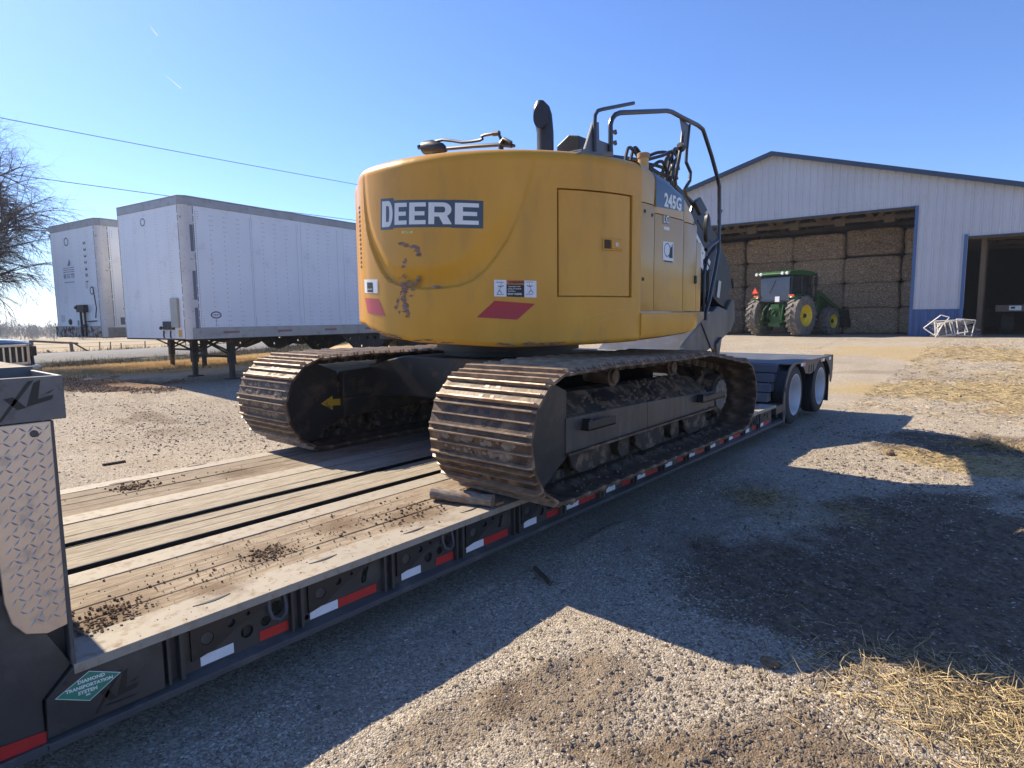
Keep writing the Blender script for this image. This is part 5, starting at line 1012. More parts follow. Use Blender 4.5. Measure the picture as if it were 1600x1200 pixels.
        for (x, z, w, h_, mm) in ((-.85, 1.45, .24, .18, m_boxw), (.0, 1.33, .11, .13, m_slate), (.62, 2.26, .14, .16, m_boxw)):
            b = MB(); b.box((x - w / 2, -.003, z - h_ / 2), (x + w / 2, -.001, z + h_ / 2)); P_('placard', b, mm)
        b = MB(); b.add(*flatshape([circ(0, 0, .10, 16), circ(0, 0, .075, 16)], .002), Matrix.Translation((.86, -.003, 2.12)) @ Mn); P_('round_sticker', b, m_printk)
        b = MB(); b.add(*textshape('Tex', .17, .006), Matrix.Translation((hw + .003, .62, 1.62)) @ Matrix(((0, 0, 1, 0), (1, 0, 0, 0), (0, 1, 0, 0), (0, 0, 0, 1)))); P_('side_lettering', b, m_printk)
        b = MB(); b.box((hw + .001, .40, 1.28), (hw + .003, .85, 1.46)); P_('placard', b, m_slate)
    # landing gear
    fy = 2.75; fxs = feet or (-.78, .78)
    Wt = Matrix.Translation((cx, cy, .2)) @ Matrix.Rotation(rz, 4, 'Z')
    if feet: fl = [Wt.inverted() @ Vector(q) for q in feet]; xs = [q.x for q in fl]; fy = sum(q.y for q in fl) / 2
    else: xs = [-.85, .85]
    for x in xs:
        b = MB(); b.box((x - .07, fy - .07, .35), (x + .07, fy + .07, zb)); b.box((x - .05, fy - .05, .03), (x + .05, fy + .05, .35)); b.box((x - .13, fy - .13, -.03), (x + .13, fy + .13, .03)); P_('landing_leg', b, m_gearp, bevel=.008)
        b = MB(); b.tube([(x, fy, .62), (x, fy - .72, zb)], .022, 6); b.tube([(x, fy, .62), (x, fy + .72, zb)], .022, 6); P_('leg_brace', b, m_gearp, smooth=True)
    b = MB(); b.tube([(xs[0], fy, .55), (xs[1] - .1, fy, zb)], .022, 6); b.tube([(xs[1], fy, .55), (xs[0] + .1, fy, zb)], .022, 6); b.tube([(xs[0], fy, .52), (xs[1], fy, .52)], .03, 6); P_('cross_brace', b, m_gearp, smooth=True)
    b = MB(); b.prism([(fy - .9, zb), (fy + .9, zb), (fy + .2, zb - .12), (fy - .2, zb - .12)], xs[1] - .04, xs[1] + .04, 'x'); P_('gear_mount', b, m_gearp); b = MB(); b.prism([(fy - .9, zb), (fy + .9, zb), (fy + .2, zb - .12), (fy - .2, zb - .12)], xs[0] - .04, xs[0] + .04, 'x'); P_('gear_mount', b, m_gearp)
    for y0 in (4.3, 6.6):
        for x in (-.9, .9):
            b = MB(); b.add(*flatshape([[(0, 0), (1.9, 0), (1.5, -.36), (.95, -.52), (.55, -.46)], circ(.32, -.11, .055, 12), circ(.95, -.13, .05, 12), circ(1.25, -.13, .05, 12), circ(.75, -.34, .035, 12)], .03), Matrix(((0, 0, 1, x), (1, 0, 0, y0), (0, 1, 0, zb - .02), (0, 0, 0, 1)))); P_('slider_plate', b, m_gearp)
    for y in (length - 3.2, length - 1.9):
        for x in (-.95, .95):
            b = MB(); b.lathe([(-.28, .30), (-.27, .48), (-.2, .51), (.2, .51), (.27, .48), (.28, .30), (.2, .28)], 24, 'x', (x, y, .51)); P_('wheel', b, m_tyre, smooth=True)
        b = MB(); b.tube([(-.9, y, .51), (.9, y, .51)], .07, 8); P_('axle', b, m_gearp)
    return t
box_trailer(-11.902, 5.855, .13, 14.6, 'clean white box trailer standing nearest the excavator on its landing legs', 1, feet=[(-13.197, 7.138, 0.200), (-11.689, 7.403, 0.200)])
box_trailer(-16.14, 5.60, .13, 14.6, 'older white box trailer with rusty bumper plate and vertical unit number', 2)
# ------------------------------------------------------------------ barn
BO = (-1.476, 31.449); BR = math.atan2(.07, 1)
BARN = thing('barn', 'pale steel barn with blue trim and two tall open doorways', 'barn', (BO[0], BO[1], .50), BR)
m_panel = mat('pale_barn_steel', (0.46, 0.485, 0.53), 0.5, 0, col2=(0.41, 0.43, 0.46), scale=.6, dirt=(0.40, 0.37, 0.33), damt=.3, dscale=1.5, dsharp=.4, vary=.03)
m_blue = mat('blue_barn_trim', (0.04, 0.105, 0.26), 0.4, 0, col2=(0.035, 0.09, 0.22), scale=3)
m_blue2 = mat('dark_blue_roof_trim', (0.025, 0.05, 0.095), 0.5)
m_timber = mat('brown_barn_timber', (0.13, 0.095, 0.06), .85, col2=(.09, .06, .04), scale=4, bump=.003)
APX, APZ, SL = -5.71, 8.93 - .5, .287
def zroof(u): return APZ - SL * abs(u - APX)
U0, U1 = APX - 15, APX + 15
def cladding(u0, u1, zlo, zhi, m, name='wall_panel', gapsub=0):
    k = int(math.ceil((u1 - u0) / .92)); 
    for i in range(k):
        a, c = u0 + (u1 - u0) * i / k, u0 + (u1 - u0) * (i + 1) / k
        pr = []
        nr = 3; w = (c - a) / nr
        for r in range(nr):
            s = a + r * w; pr += [(s, .0), (s + .03, .0), (s + .05, -.036), (s + .085, -.036), (s + .105, .0)]
            pr += [(s + w * .55, 0), (s + w * .58, -.009), (s + w * .64, -.009), (s + w * .67, 0)]
        pr.append((c - .002, 0)); b = MB()
        f = zhi if callable(zhi) else (lambda u: zhi)
        b.grid([[(u, d, zlo) for u, d in pr], [(u, d, f(u)) for u, d in pr]])
        part(name, b, m, BARN)
D1A, D1B, HD1, HD2, D2A, D2B = -11.6, -.03, 5.47, 4.08, 1.80, 8.2
rz_ = lambda u: zroof(u) - .02
cladding(D1A, D1B, HD1, rz_, m_panel)
cladding(D1B, D2A, 1.20, rz_, m_panel); cladding(D2A, D2B, HD2, rz_, m_panel); cladding(D2B, U1, 1.2, rz_, m_panel); cladding(U0, D1A, 1.2, rz_, m_panel)
for a, c in ((D1B, D2A), (D2B, U1), (U0, D1A)):
    cladding(a, c, .02, 1.17, m_blue, 'blue_wainscot_panel'); b = MB(); b.box((a, -.035, 1.165), (c, .0, 1.205)); part('wainscot_trim', b, m_blue, BARN)
for u, z1 in ((D1B, HD1), (D1A - .12, HD1), (D2A - .13, HD2 + .08), (D2B, HD2)):
    b = MB(); b.box((u, -.06, .02), (u + .115, .05, z1)); part('door_jamb', b, m_blue, BARN, bevel=.005)
for a, c, z in ((D1A, D1B, HD1), (D2A, D2B, HD2)):
    b = MB(); b.box((a, -.04, z - .05), (c, .10, z + .0)); part('door_header', b, m_blue2, BARN); b = MB(); b.box((a, .10, z - .10), (c, .16, z + .35)); part('header_beam', b, m_timber, BARN)
for s in (-1, 1):
    e = APX + s * 15.35; b = MB()
    b.add([(APX, -.35, APZ + .06), (e, -.35, zroof(e) + .06), (e, 24, zroof(e) + .06), (APX, 24, APZ + .06), (APX, -.35, APZ + .09), (e, -.35, zroof(e) + .09), (e, 24, zroof(e) + .09), (APX, 24, APZ + .09)], [(0, 1, 2, 3), (4, 5, 6, 7), (0, 1, 5, 4), (1, 2, 6, 5), (2, 3, 7, 6), (3, 0, 4, 7)]); part('roof', b, m_blue2, BARN)
    b = MB(); b.add([(APX, -.37, APZ + .10), (e, -.37, zroof(e) + .10), (e, -.37, zroof(e) - .10), (APX, -.37, APZ - .10), (APX, -.33, APZ + .10), (e, -.33, zroof(e) + .10), (e, -.33, zroof(e) - .10), (APX, -.33, APZ - .10)], [(0, 1, 2, 3), (4, 5, 6, 7), (0, 1, 5, 4), (1, 2, 6, 5), (2, 3, 7, 6), (3, 0, 4, 7)]); part('rake_trim', b, m_blue2, BARN)
    b = MB(); b.add([(APX, -.33, APZ + .055), (e, -.33, zroof(e) + .055), (e, 0, zroof(e) + .055), (APX, 0, APZ + .055)], [(0, 1, 2, 3)]); part('soffit', b, m_panel, BARN)
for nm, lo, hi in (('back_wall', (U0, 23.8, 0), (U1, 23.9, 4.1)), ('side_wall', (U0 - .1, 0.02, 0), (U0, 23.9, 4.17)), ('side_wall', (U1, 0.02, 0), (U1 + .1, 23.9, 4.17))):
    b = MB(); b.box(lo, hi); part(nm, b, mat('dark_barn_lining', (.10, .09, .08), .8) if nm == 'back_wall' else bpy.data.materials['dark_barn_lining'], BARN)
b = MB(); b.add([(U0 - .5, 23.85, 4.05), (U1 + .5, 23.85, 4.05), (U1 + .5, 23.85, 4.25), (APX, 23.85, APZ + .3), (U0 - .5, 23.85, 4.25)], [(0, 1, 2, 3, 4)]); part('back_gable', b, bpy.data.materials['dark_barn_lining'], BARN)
for k, d in enumerate((1.3, 3.9, 6.5, 9.1)):      # roof trusses
    b = MB(); b.box((U0, d, 5.02 if False else 3.95 + .0, ), (U0 + .1, d + .05, 4.0))
    zc = 4.12
    b = MB()
    def beam(u0, z0, u1, z1, w=.09):
        dx, dz = u1 - u0, z1 - z0; L = math.hypot(dx, dz); nx, nz = -dz / L * w, dx / L * w
        b.prism([(u0 - nx, z0 - nz), (u1 - nx, z1 - nz), (u1 + nx, z1 + nz), (u0 + nx, z0 + nz)], d, d + .06, 'y')
    # raised-chord truss over the tall bay, flat over the rest
    cz_ = 5.28
    beam(-12.2, cz_, .6, cz_); beam(U0, 4.0, -12.2, cz_ - .0); beam(.6, 4.35, U1, 4.2)
    beam(APX, APZ - .1, U0, zroof(U0) - .1); beam(APX, APZ - .1, U1, zroof(U1) - .1)
    for q in range(7): u = -12 + q * 2.1; beam(u, cz_, u + .9, min(zroof(u + .9) - .15, cz_ + 1.3)); beam(u + 1.9, cz_, u + .9, min(zroof(u + .9) - .15, cz_ + 1.3))
    for q in range(4): u = 1 + q * 2; beam(u, 4.3, u + .9, min(zroof(u + .9) - .15, 5.4)); beam(u + 1.9, 4.3, u + .9, min(zroof(u + .9) - .15, 5.4))
    part('roof_truss', b, m_timber, BARN)
for u, d in ((2.25, .5), (2.4, 3.9), (.3, 1.3), (8.0, 3.9)):
    b = MB(); b.box((u, d, 0), (u + .17, d + .17, 4.2)); part('timber_post', b, m_timber, BARN)
for i in range(6):
    b = MB(); u = -11 + i * 1.95; b.box((u, 1.22, 5.06), (u + .42, 1.28, 5.40)); part('truss_plate', b, m_timber, BARN)
b = MB()
for z in (1.5, 2.6, 3.7, 4.7, 5.7, 6.7, 7.6):
    for q in range(200):
        u = U0 + .15 + q * .1525
        if z > zroof(u) - .15 or (D1A < u < D1B and z < HD1 + .05) or (D2A < u < D2B and z < HD2 + .05): continue
        b.box((u - .012, -.012, z - .012), (u + .012, .002, z + .012))
o = part('cladding_screw', b, m_rail, BARN, kind='stuff')
# hay bales
m_hay = mat('brown_hay', (0.32, 0.22, 0.135), 0.95, col2=(0.18, 0.12, 0.072), amt=1, scale=10, stretch=(1, 1, 1.6), dirt=(0.56, 0.42, 0.26), damt=.42, dscale=16, dsharp=.08, bump=.05, bscale=13, vary=.15)
def bale_mesh(seed, w=2.375, d=1.3, h=1.255):
    rr = np.random.default_rng(seed); bm = bmesh.new(); bmesh.ops.create_cube(bm, size=1.0); bmesh.ops.subdivide_edges(bm, edges=bm.edges, cuts=9, use_grid_fill=True)
    off = rr.random(3) * 50
    for v in bm.verts:
        x, y, z = v.co; 
        k = (abs(2 * x) ** 9 + abs(2 * y) ** 7 + abs(2 * z) ** 9) ** (1 / 9); x, y, z = x / k, y / k, z / k
        n = float(fbm(x * 2.2 + off[0] + y, z * 2.2 + off[1] - y, 3.1, 4)) - .5
        m = 1 + n * .07; v.co = (x * w * m, y * d * (1 + n * .34), z * h * (1 + n * .08) + h / 2)
    me = bpy.data.meshes.new('hay_bale'); bm.to_mesh(me); bm.free(); me.materials.append(m_hay); return me
bales = [bale_mesh(s) for s in range(5)]
words_c = ['far left', 'left', 'second from left', 'middle', 'right of middle', 'right', 'far right']
words_r = ['bottom', 'second', 'third', 'top']
cu, su = math.cos(BR), math.sin(BR)
def barnpt(u, d, z): return (BO[0] + u * cu - d * su, BO[1] + u * su + d * cu, z)
for r in range(4):
    for c in range(6):
        u = -12.4 + c * 2.36 + random.uniform(-.05, .05) + 1.18; h = 1.235 + (.06 if r == 3 else 0)
        z = .565 + r * 1.215 + (.10 if (r == 3 and c == 4) else 0) + (.03 if c == 5 else 0)
        o = bpy.data.objects.new('hay_bale', random.choice(bales)); COL.objects.link(o); o.location = barnpt(u, 3.7 + random.uniform(-.10, .10), z); o.rotation_euler = (0, 0, BR + random.uniform(-.03, .03) + (PI if random.random() < .5 else 0)); o.scale = (1, 1, 1.0 + random.uniform(0, .02))
        col = ['leftmost column, hidden edge by the boom', 'second column from the left', 'column straight above the tractor cab', 'column right of the tractor', 'column second from the blue jamb', 'column beside the blue jamb'][c]
        tag(o, f"brown hay bale in the {words_r[r]} row, {col}", 'hay bale', 'stacked hay bales inside the barn')
# ------------------------------------------------------------------ tractor
tr_l = (-4.02 - 1.55, 29.55, .55)
TP = (-6.35, 30.25, .56)
TR = thing('tractor', 'green farm tractor with yellow wheels parked facing the hay bales', 'tractor', TP, -.26)
m_jd = mat('tractor_green', (0.012, 0.085, 0.018), 0.3, 0, col2=(0.015, 0.10, 0.02), scale=4, dirt=(.1, .09, .05), damt=.35, dscale=6, coat=.3)
m_jy = mat('tractor_yellow', (0.72, 0.52, 0.02), 0.4)
m_lug = mat('dusty_lug_rubber', (0.10, 0.09, 0.08), .8, col2=(.20, .18, .155), amt=1, scale=5)
def tw(n, mb, m, **k): return part(n, mb, m, TR, **k)
def ag_wheel(x, y, r, w, rim, s, lug=20):
    b = MB(); b.lathe([(-w / 2, rim), (-w / 2, r * .82), (-w * .42, r * .93), (0, r * .95), (w * .42, r * .93), (w / 2, r * .82), (w / 2, rim)], 36, 'x', (x, y, r), caps=(0, 0)); t = tw('wheel', b, m_lug, smooth=True)
    b = MB()
    for i in range(lug):
        for sd in (-1, 1):
            a0 = 2 * PI * (i + (.5 if sd > 0 else 0)) / lug; a1 = a0 + .16 * 1.0; a2 = a0 + 2 * PI / lug * .42
            def pt(u, a, rr_): return (x + u, y + rr_ * math.cos(a), r + rr_ * math.sin(a))
            vs = [pt(-.02 * sd, a0, r * .94), pt(-.02 * sd, a2, r * .94), pt(sd * w * .5, a2 + .2, r * .90), pt(sd * w * .5, a0 + .2, r * .90), pt(-.02 * sd, a0 + .02, r), pt(-.02 * sd, a2 - .02, r), pt(sd * w * .5, a2 + .18, r * .97), pt(sd * w * .5, a0 + .22, r * .97)]
            b.add(vs, [(0, 1, 2, 3), (4, 5, 6, 7), (0, 1, 5, 4), (1, 2, 6, 5), (2, 3, 7, 6), (3, 0, 4, 7)])
    part('lug_tread', b, m_lug, t)
    b = MB(); b.lathe([(s * (w * .5 - .0), rim), (s * (w * .5 - .02), rim * .96), (s * (w * .2), rim * .85), (s * w * .05, rim * .6), (s * w * .12, rim * .35), (s * w * .3, rim * .3), (s * w * .32, .04)], 30, 'x', (x, y, r), caps=(0, 1)); part('rim', b, m_jy, t, smooth=True)
    b = MB(); b.lathe([(s * w * .3, .10), (s * w * .42, .09), (s * w * .44, .03)], 12, 'x', (x, y, r)); part('hub', b, m_black, t)
ag_wheel(-.98, 0, .93, .50, .48, -1); ag_wheel(.98, 0, .93, .50, .48, 1); ag_wheel(-.90, 2.6, .66, .40, .33, -1, 18); ag_wheel(.90, 2.6, .66, .40, .33, 1, 18)
b = MB(); b.box((-.30, -.35, .55), (.30, 1.4, 1.35)); b.box((-.6, -.15, .78), (.6, .15, 1.08)); tw('transmission', b, m_jd, bevel=.03)
b = MB(); b.prism([(1.3, 1.0), (3.3, 1.0), (3.4, 1.5), (3.25, 1.72), (1.3, 1.95)], -.42, .42, 'x'); tw('hood', b, m_jd, bevel=.06)
b = MB(); b.box((-.25, 1.2, .62), (.25, 3.2, 1.02)); tw('engine_block', b, m_black, bevel=.02)
for s in (-1, 1):
    b = MB(); rows = [[(s * .62, .98 * math.sin(math.radians(a)) * 1.02, .93 + 1.0 * math.cos(math.radians(a))), (s * 1.12, .98 * math.sin(math.radians(a)), .93 + .99 * math.cos(math.radians(a)) - .03)] for a in range(-34, 60, 8)]
    b.grid(rows); o = tw('fender', b, m_jd, smooth=True); md = o.modifiers.new('s', 'SOLIDIFY'); md.thickness = .04
    b = MB(); b.box((s * .86 - .13, -.64, 1.77), (s * .86 + .13, -.58, 1.86)); tw('tail_light', b, mat('tractor_lamp', (.7, .1, .04), .3), bevel=.02)
b = MB(); b.prism([(-.48, 1.55), (1.15, 1.45), (1.28, 1.5), (1.18, 2.72), (-.40, 2.72)], -.74, .74, 'x'); tw('cab', b, m_glass, bevel=.03)
for x in (-.74, .74):
    for p0, p1 in (((-.5, 1.5), (-.42, 2.74)), ((1.28, 1.5), (1.18, 2.74)), ((.4, 1.5), (.4, 2.74))): b = MB(); b.tube([(x, p0[0], p0[1]), (x, p1[0], p1[1])], .045, 6); tw('cab_post', b, m_black)
b = MB(); b.box((-.70, -.520, 1.62), (.70, -.505, 2.62)); m_sg = mat('sky_reflecting_glass', (.15, .19, .26), .08, .95); tw('rear_window', b, m_sg)
b = MB(); b.tube([(-.25, -.53, 1.95), (.05, -.53, 2.55)], .012, 5); tw('rear_wiper', b, m_black)
b = MB(); b.box((.02, -.53, 1.56), (.24, -.522, 1.80)); tw('white_notice', b, m_white)
b = MB(); b.prism([(-.78, 2.74), (1.35, 2.74), (1.4, 2.80), (1.2, 2.92), (.2, 2.98), (-.7, 2.90), (-.82, 2.80)], -.86, .86, 'x'); tw('cab_roof', b, m_jd, bevel=.04)
m_lw = mat('work_lamp_glass', (.8, .8, .8), .2)
for x in (-.74, -.52, .52, .74): b = MB(); b.lathe([(-.86, .05), (-.83, .075)], 12, 'y', (x, 0, 2.80)); tw('work_lamp', b, m_lw, smooth=True)
b = MB(); b.tube([(-.80, -.45, 1.7), (-.98, -.5, 1.9), (-.98, -.5, 2.3)], .02, 6); tw('sign_bracket', b, m_black)
b = MB(); b.prism([(-1.17, 1.95), (-.79, 1.95), (-.98, 2.27)], -.545, -.52, 'y'); sm = tw('slow_vehicle_sign', b, mat('dark_red_border', (.45, .02, .01), .4), label='red and orange triangular slow vehicle sign')
b = MB(); b.prism([(-1.11, 1.985), (-.85, 1.985), (-.98, 2.20)], -.548, -.546, 'y'); part('sign_face', b, mat('fluorescent_orange', (.95, .12, .03), .5), sm)
b = MB()
for x in (-.36, .36): b.tube([(x, -.3, 1.55), (x * 1.25, -.62, 1.2), (x * 1.35, -.75, .75)], .04, 6); b.tube([(x, -.2, .7), (x * 1.3, -.95, .55)], .045, 6); b.tube([(x * .6, -.35, 1.5), (x * .9, -.60, .9)], .03, 6)
b.tube([(0, -.35, 1.25), (0, -.75, 1.0)], .045, 6); b.box((-.28, -.50, .45), (.28, -.36, .62)); b.tube([(0, -.36, .95), (0, -.5, .95)], .06, 10); b.box((-.2, -.48, 1.1), (.2, -.36, 1.45)); tw('three_point_hitch', b, m_jd)
b = MB()
for i in range(6): b.tube([(-.2 + .08 * i, -.4, 1.4), (-.25 + .1 * i, -.52, 1.2), (-.22 + .09 * i, -.45, .95)], .018, 5)
tw('hydraulic_hose', b, m_hose)
b = MB(); b.tube([(.80, 1.25, 1.5), (.95, 1.2, 1.7), (.95, 1.2, 2.85)], .045, 8); tw('exhaust_pipe', b, m_black, smooth=True)
b = MB(); b.box((.98, .95, 2.25), (1.14, 1.0, 2.65)); b.tube([(.74, .9, 2.6), (1.05, .98, 2.6)], .02, 6); tw('mirror', b, m_black)
for x in (-.55, .55): b = MB(); b.prism([(1.6, .9), (1.8, 2.1), (1.95, 2.1), (4.2, 1.1), (4.2, .95), (1.95, 1.85), (1.85, .9)], x * 1.25 - .05, x * 1.25 + .05, 'x'); tw('loader_arm', b, m_jd, bevel=.01)
b = MB(); b.prism([(4.2, .35), (4.8, .35), (4.3, .8), (4.2, 1.2), (4.1, 1.2)], -1.0, 1.0, 'x'); tw('loader_bucket', b, m_black, bevel=.01)
# dark red implement with wheel, left of the tractor
IM = thing('farm_implement', 'dark red wheeled implement half hidden behind the excavator bucket', 'implement', barnpt(-8.35, .4, .56), BR)
b = MB(); b.lathe([(-.1, .22), (-.09, .40), (.09, .40), (.1, .22), (.03, .2)], 20, 'x', (.4, 0, .4)); part('wheel', b, m_tyre, IM, smooth=True)
b = MB(); b.lathe([(.02, .22), (.05, .08)], 16, 'x', (.45, 0, .4)); part('rim', b, m_boxw, IM, smooth=True)
b = MB(); b.box((-.6, -.3, .45), (.25, 1.8, .62)); b.prism([(-.3, .6), (1.6, .6), (1.4, 1.3), (-.1, 1.35)], -.5, .2, 'x'); part('hopper', b, mat('oxide_red_paint', (.12, .02, .015), .5), IM, bevel=.02)
# ------------------------------------------------------------------ white frame scrap beside the wainscot
m_wf = mat('white_tube_paint', (.48, .47, .45), .5, dirt=(.3, .25, .2), damt=.35, dscale=12)
fp = [((-.95, .05, .42), (-.35, .0, .98), (-.05, -.1, .88), (-.55, -.2, .12)), ((-.55, -.35, .72), (.45, -.4, .78), (.62, -.45, .28), (-.42, -.5, .06)), ((-.45, -.2, .62), (.05, -.3, .72), (.2, -.5, .12), (-.38, -.45, .08)), ((.2, -.1, .82), (.85, .0, .75), (.75, -.1, .08), (.3, -.35, .14)), ((-.55, -.35, .66), (-.48, -.5, .05), (-.25, -.5, .60), (-.42, -.42, .62))]
pc = (-0.150, 30.908, 0.771)
def barnloc(p): return p
for i, f in enumerate(fp):
    t = thing('bent_frame', ['white tube frame tilted up at the left of the scrap pile', 'widest white tube frame in front of the scrap pile', 'small white frame with a diagonal inside the pile', 'white tube frame leaning at the right of the pile', 'narrow triangular white frame at the pile front'][i], 'metal frame', barnpt(1.42, -1.15, .555), BR, 'white metal frames piled by the blue wainscot')
    pts = [Vector(q) * .92 for q in f]
    for a in range(4):
        b = MB(); p0, p1 = pts[a], pts[(a + 1) % 4]; b.tube([p0, p1], .022, 4); part('tube', b, m_wf, t)
    b = MB(); b.tube([pts[0].lerp(pts[1], .5), pts[2].lerp(pts[3], .5)], .02, 4); part('tube', b, m_wf, t)
WR = thing('wire_bundle', 'tangled grey wire heaped behind the white frames', 'wire', barnpt(1.7, -.6, .56), BR); b = MB()
for k in range(26):
    a = random.uniform(0, 6); pts = [(random.uniform(-.9, .6) + .15 * math.cos(a + q * .9), -.1 + .1 * math.sin(a + q), max(.02, .35 + .30 * math.sin(a + q * .7) + random.uniform(-.05, .05))) for q in range(10)]; b.tube(pts, .008, 4)
part('wire', b, m_rail, WR, kind='stuff')
# flatbed trailer inside the right doorway
FB = thing('flatbed_trailer', 'dark flatbed trailer tail with white plate inside the right doorway', 'trailer', barnpt(4.6, 2.2, .55), BR)
b = MB(); b.box((-1.7, 0, 1.02), (1.3, .08, 1.30)); part('rear_bumper', b, mat('brownish_steel', (.12, .10, .08), .6), FB, bevel=.01)
b = MB(); b.box((-1.25, -.012, 1.07), (-.85, -.002, 1.26)); pl_ = part('white_plate', b, m_print, FB)
b = MB(); b.prism([(-1.20, 1.22), (-1.05, 1.22), (-1.07, 1.11), (-1.12, 1.15), (-1.17, 1.11)], -.016, -.013, 'y'); part('plate_print', b, m_printk, pl_)
b = MB(); b.lathe([(-.01, .03), (-.002, .035)], 10, 'y', (-.6, 0, 1.17)); b.lathe([(-.01, .03), (-.002, .035)], 10, 'y', (-1.5, 0, 1.17)); part('marker_lamp', b, m_lamp, FB)
b = MB(); b.box((-1.7, .1, 1.05), (1.3, 9, 1.2)); part('deck', b, m_black, FB)
for x in (-1.2, .8): b = MB(); b.lathe([(-.2, .3), (-.2, .5), (.2, .5), (.2, .3)], 20, 'x', (x, 1.6, .5)); part('wheel', b, m_tyre, FB, smooth=True)
# ------------------------------------------------------------------ pickup
PK = thing('pickup_truck', 'dark blue pickup truck nose at the left behind the gooseneck', 'pickup truck', (-14.2, 3.42, .24), math.radians(108))
m_pk = mat('dark_blue_car_paint', (.02, .035, .07), .15, .3, coat=1.0); m_chr = mat('chrome', (.6, .6, .62), .15, 1.0)
b = MB(); rows = []
for y, z in ((-.02, .80), (.03, .88), (.2, .935), (.6, .955), (1.3, .985)): rows.append([(x, y + (.10 * (x / .95) ** 4 if y < .5 else 0), z - .03 * (x / .95) ** 2 - (.08 if abs(x) > .93 else 0)) for x in (-.98, -.93, -.7, -.45, 0, .45, .7, .93, .98)])
b.grid(rows); part('hood', b, m_pk, PK, smooth=True, angle=60)
b = MB(); b.prism([(.05, .35), (.10, .86), (1.3, .93), (1.35, .95), (5.2, .95), (5.2, .35)], -.96, .96, 'x'); part('body', b, m_pk, PK, bevel=.04)
b = MB(); b.prism([(1.3, .95), (1.9, 1.48), (3.3, 1.5), (3.7, .95)], -.80, .80, 'x'); part('cabin', b, m_glass, PK, bevel=.05)
b = MB(); b.box((-.72, -.03, .45), (.72, .06, .83)); part('grille_recess', b, m_black, PK)
b = MB(); b.box((-.78, -.06, .79), (.78, .02, .85)); b.box((-.78, -.06, .40), (.78, .02, .46)); b.box((-.80, -.06, .40), (-.73, .02, .85)); b.box((.73, -.06, .40), (.80, .02, .85)); part('grille_surround', b, m_chr, PK, bevel=.01)
for i in range(12): b = MB(); x = -.66 + i * .12; b.box((x - .022, -.05, .46), (x + .022, -.01, .79)); part('grille_bar', b, m_chr, PK, bevel=.006)
for s in (-1, 1): b = MB(); b.box((s * .89 - .07, -.03, .58), (s * .89 + .07, .05, .80)); part('headlight', b, m_glass, PK, bevel=.02)
b = MB(); b.box((-.98, -.14, .16), (.98, .08, .38)); part('front_bumper', b, m_chr, PK, bevel=.04)
for x in (-.85, .85):
    for y in (.95, 4.2): b = MB(); b.lathe([(-.12, .22), (-.11, .38), (.11, .38), (.12, .22), (.05, .2)], 20, 'x', (x, y, .38)); part('wheel', b, m_tyre, PK, smooth=True)
# ------------------------------------------------------------------ fences, poles, wires
m_post = mat('dark_weathered_post', (.075, .06, .05), .9, col2=(.12, .1, .085), scale=6)
F = thing('brace_fence', 'dark wooden corner brace of the field fence across the road', 'fence', (-45.000, 12.529, -0.488), 0); F['wc'] = 1
for a, c, r in (((-45.000, 10.000, -0.633), (-45.000, 10.031, 0.354), .10), ((-45.000, 10.476, -0.660), (-45.000, 10.483, 0.457), .11), ((-45.000, 12.590, -0.616), (-45.000, 12.537, 0.300), .10)):
    b = MB(); b.tube([Vector(a) - Vector((0, 0, .3)), c], r, 8); part('post', b, m_post, F, smooth=True)
for a, c, r in (((-45.000, 10.010, 0.296), (-45.000, 10.489, 0.337), .05), ((-45.000, 10.432, 0.419), (-45.000, 12.930, 0.181), .07), ((-45.000, 11.263, -0.178), (-45.000, 11.500, -0.556), .06), ((-45.000, 10.157, -0.244), (-45.000, 10.312, 0.106), .05), ((-45.000, 12.687, 0.212), (-45.000, 13.700, -0.550), .055)):
    b = MB(); b.tube([a, c], r, 6); part('rail', b, m_post, F, smooth=True)
for i, (a, c) in enumerate((((-45.000, 14.112, -0.229), (-45.000, 14.146, 0.240)), ((-45.000, 14.716, -0.603), (-45.000, 14.775, 0.217)), ((-45.000, 16.843, -0.535), (-45.000, 16.893, 0.183)), ((-46.000, 15.704, -0.506), (-46.000, 15.706, 0.076)), ((-46.000, 18.698, -0.606), (-46.000, 18.746, 0.099)), ((-46.000, 19.957, -0.571), (-46.000, 20.004, 0.149)), ((-46.000, 22.334, -0.632), (-46.000, 22.384, 0.166)))):
    b = MB(); b.tube([Vector(a) - Vector((0, 0, .3)), c], .035, 5); o = part('fence_post', b, m_post); tag(o, 'thin dark steel fence post beyond the road, ' + ['under the rusty bumper of the older trailer', 'taller one just right of the brace diagonal', 'under the nose of the clean trailer', 'second right of the tall post', 'left of the clean trailer landing legs', 'just left of the far landing leg', 'seen between the landing legs'][i], 'fence post', 'thin posts of the field fence')
b = MB()
for z in (.25, .55, .8): b.tube([(-45.5, 10 + k * 3, -.62 + z + .0) for k in range(18)], .008, 4)
tag(part('fence_wire', b, m_post), 'thin wire strands strung along the field fence', 'fence wire')
m_wire = mat('wire', (.05, .05, .055), .6)
for nm, z, lab in (('overhead_wire', 10.06, 'upper overhead wire crossing the sky above the white trailers'), ('overhead_wire', 7.80, 'lower overhead wire ending behind the white trailers')):
    b = MB(); b.tube([(-31, -40 + 76 * k / 20, z + .00045 * (-40 + 76 * k / 20 - 14) ** 2) for k in range(21)], .016, 5); tag(part(nm, b, m_wire), lab, 'wire')
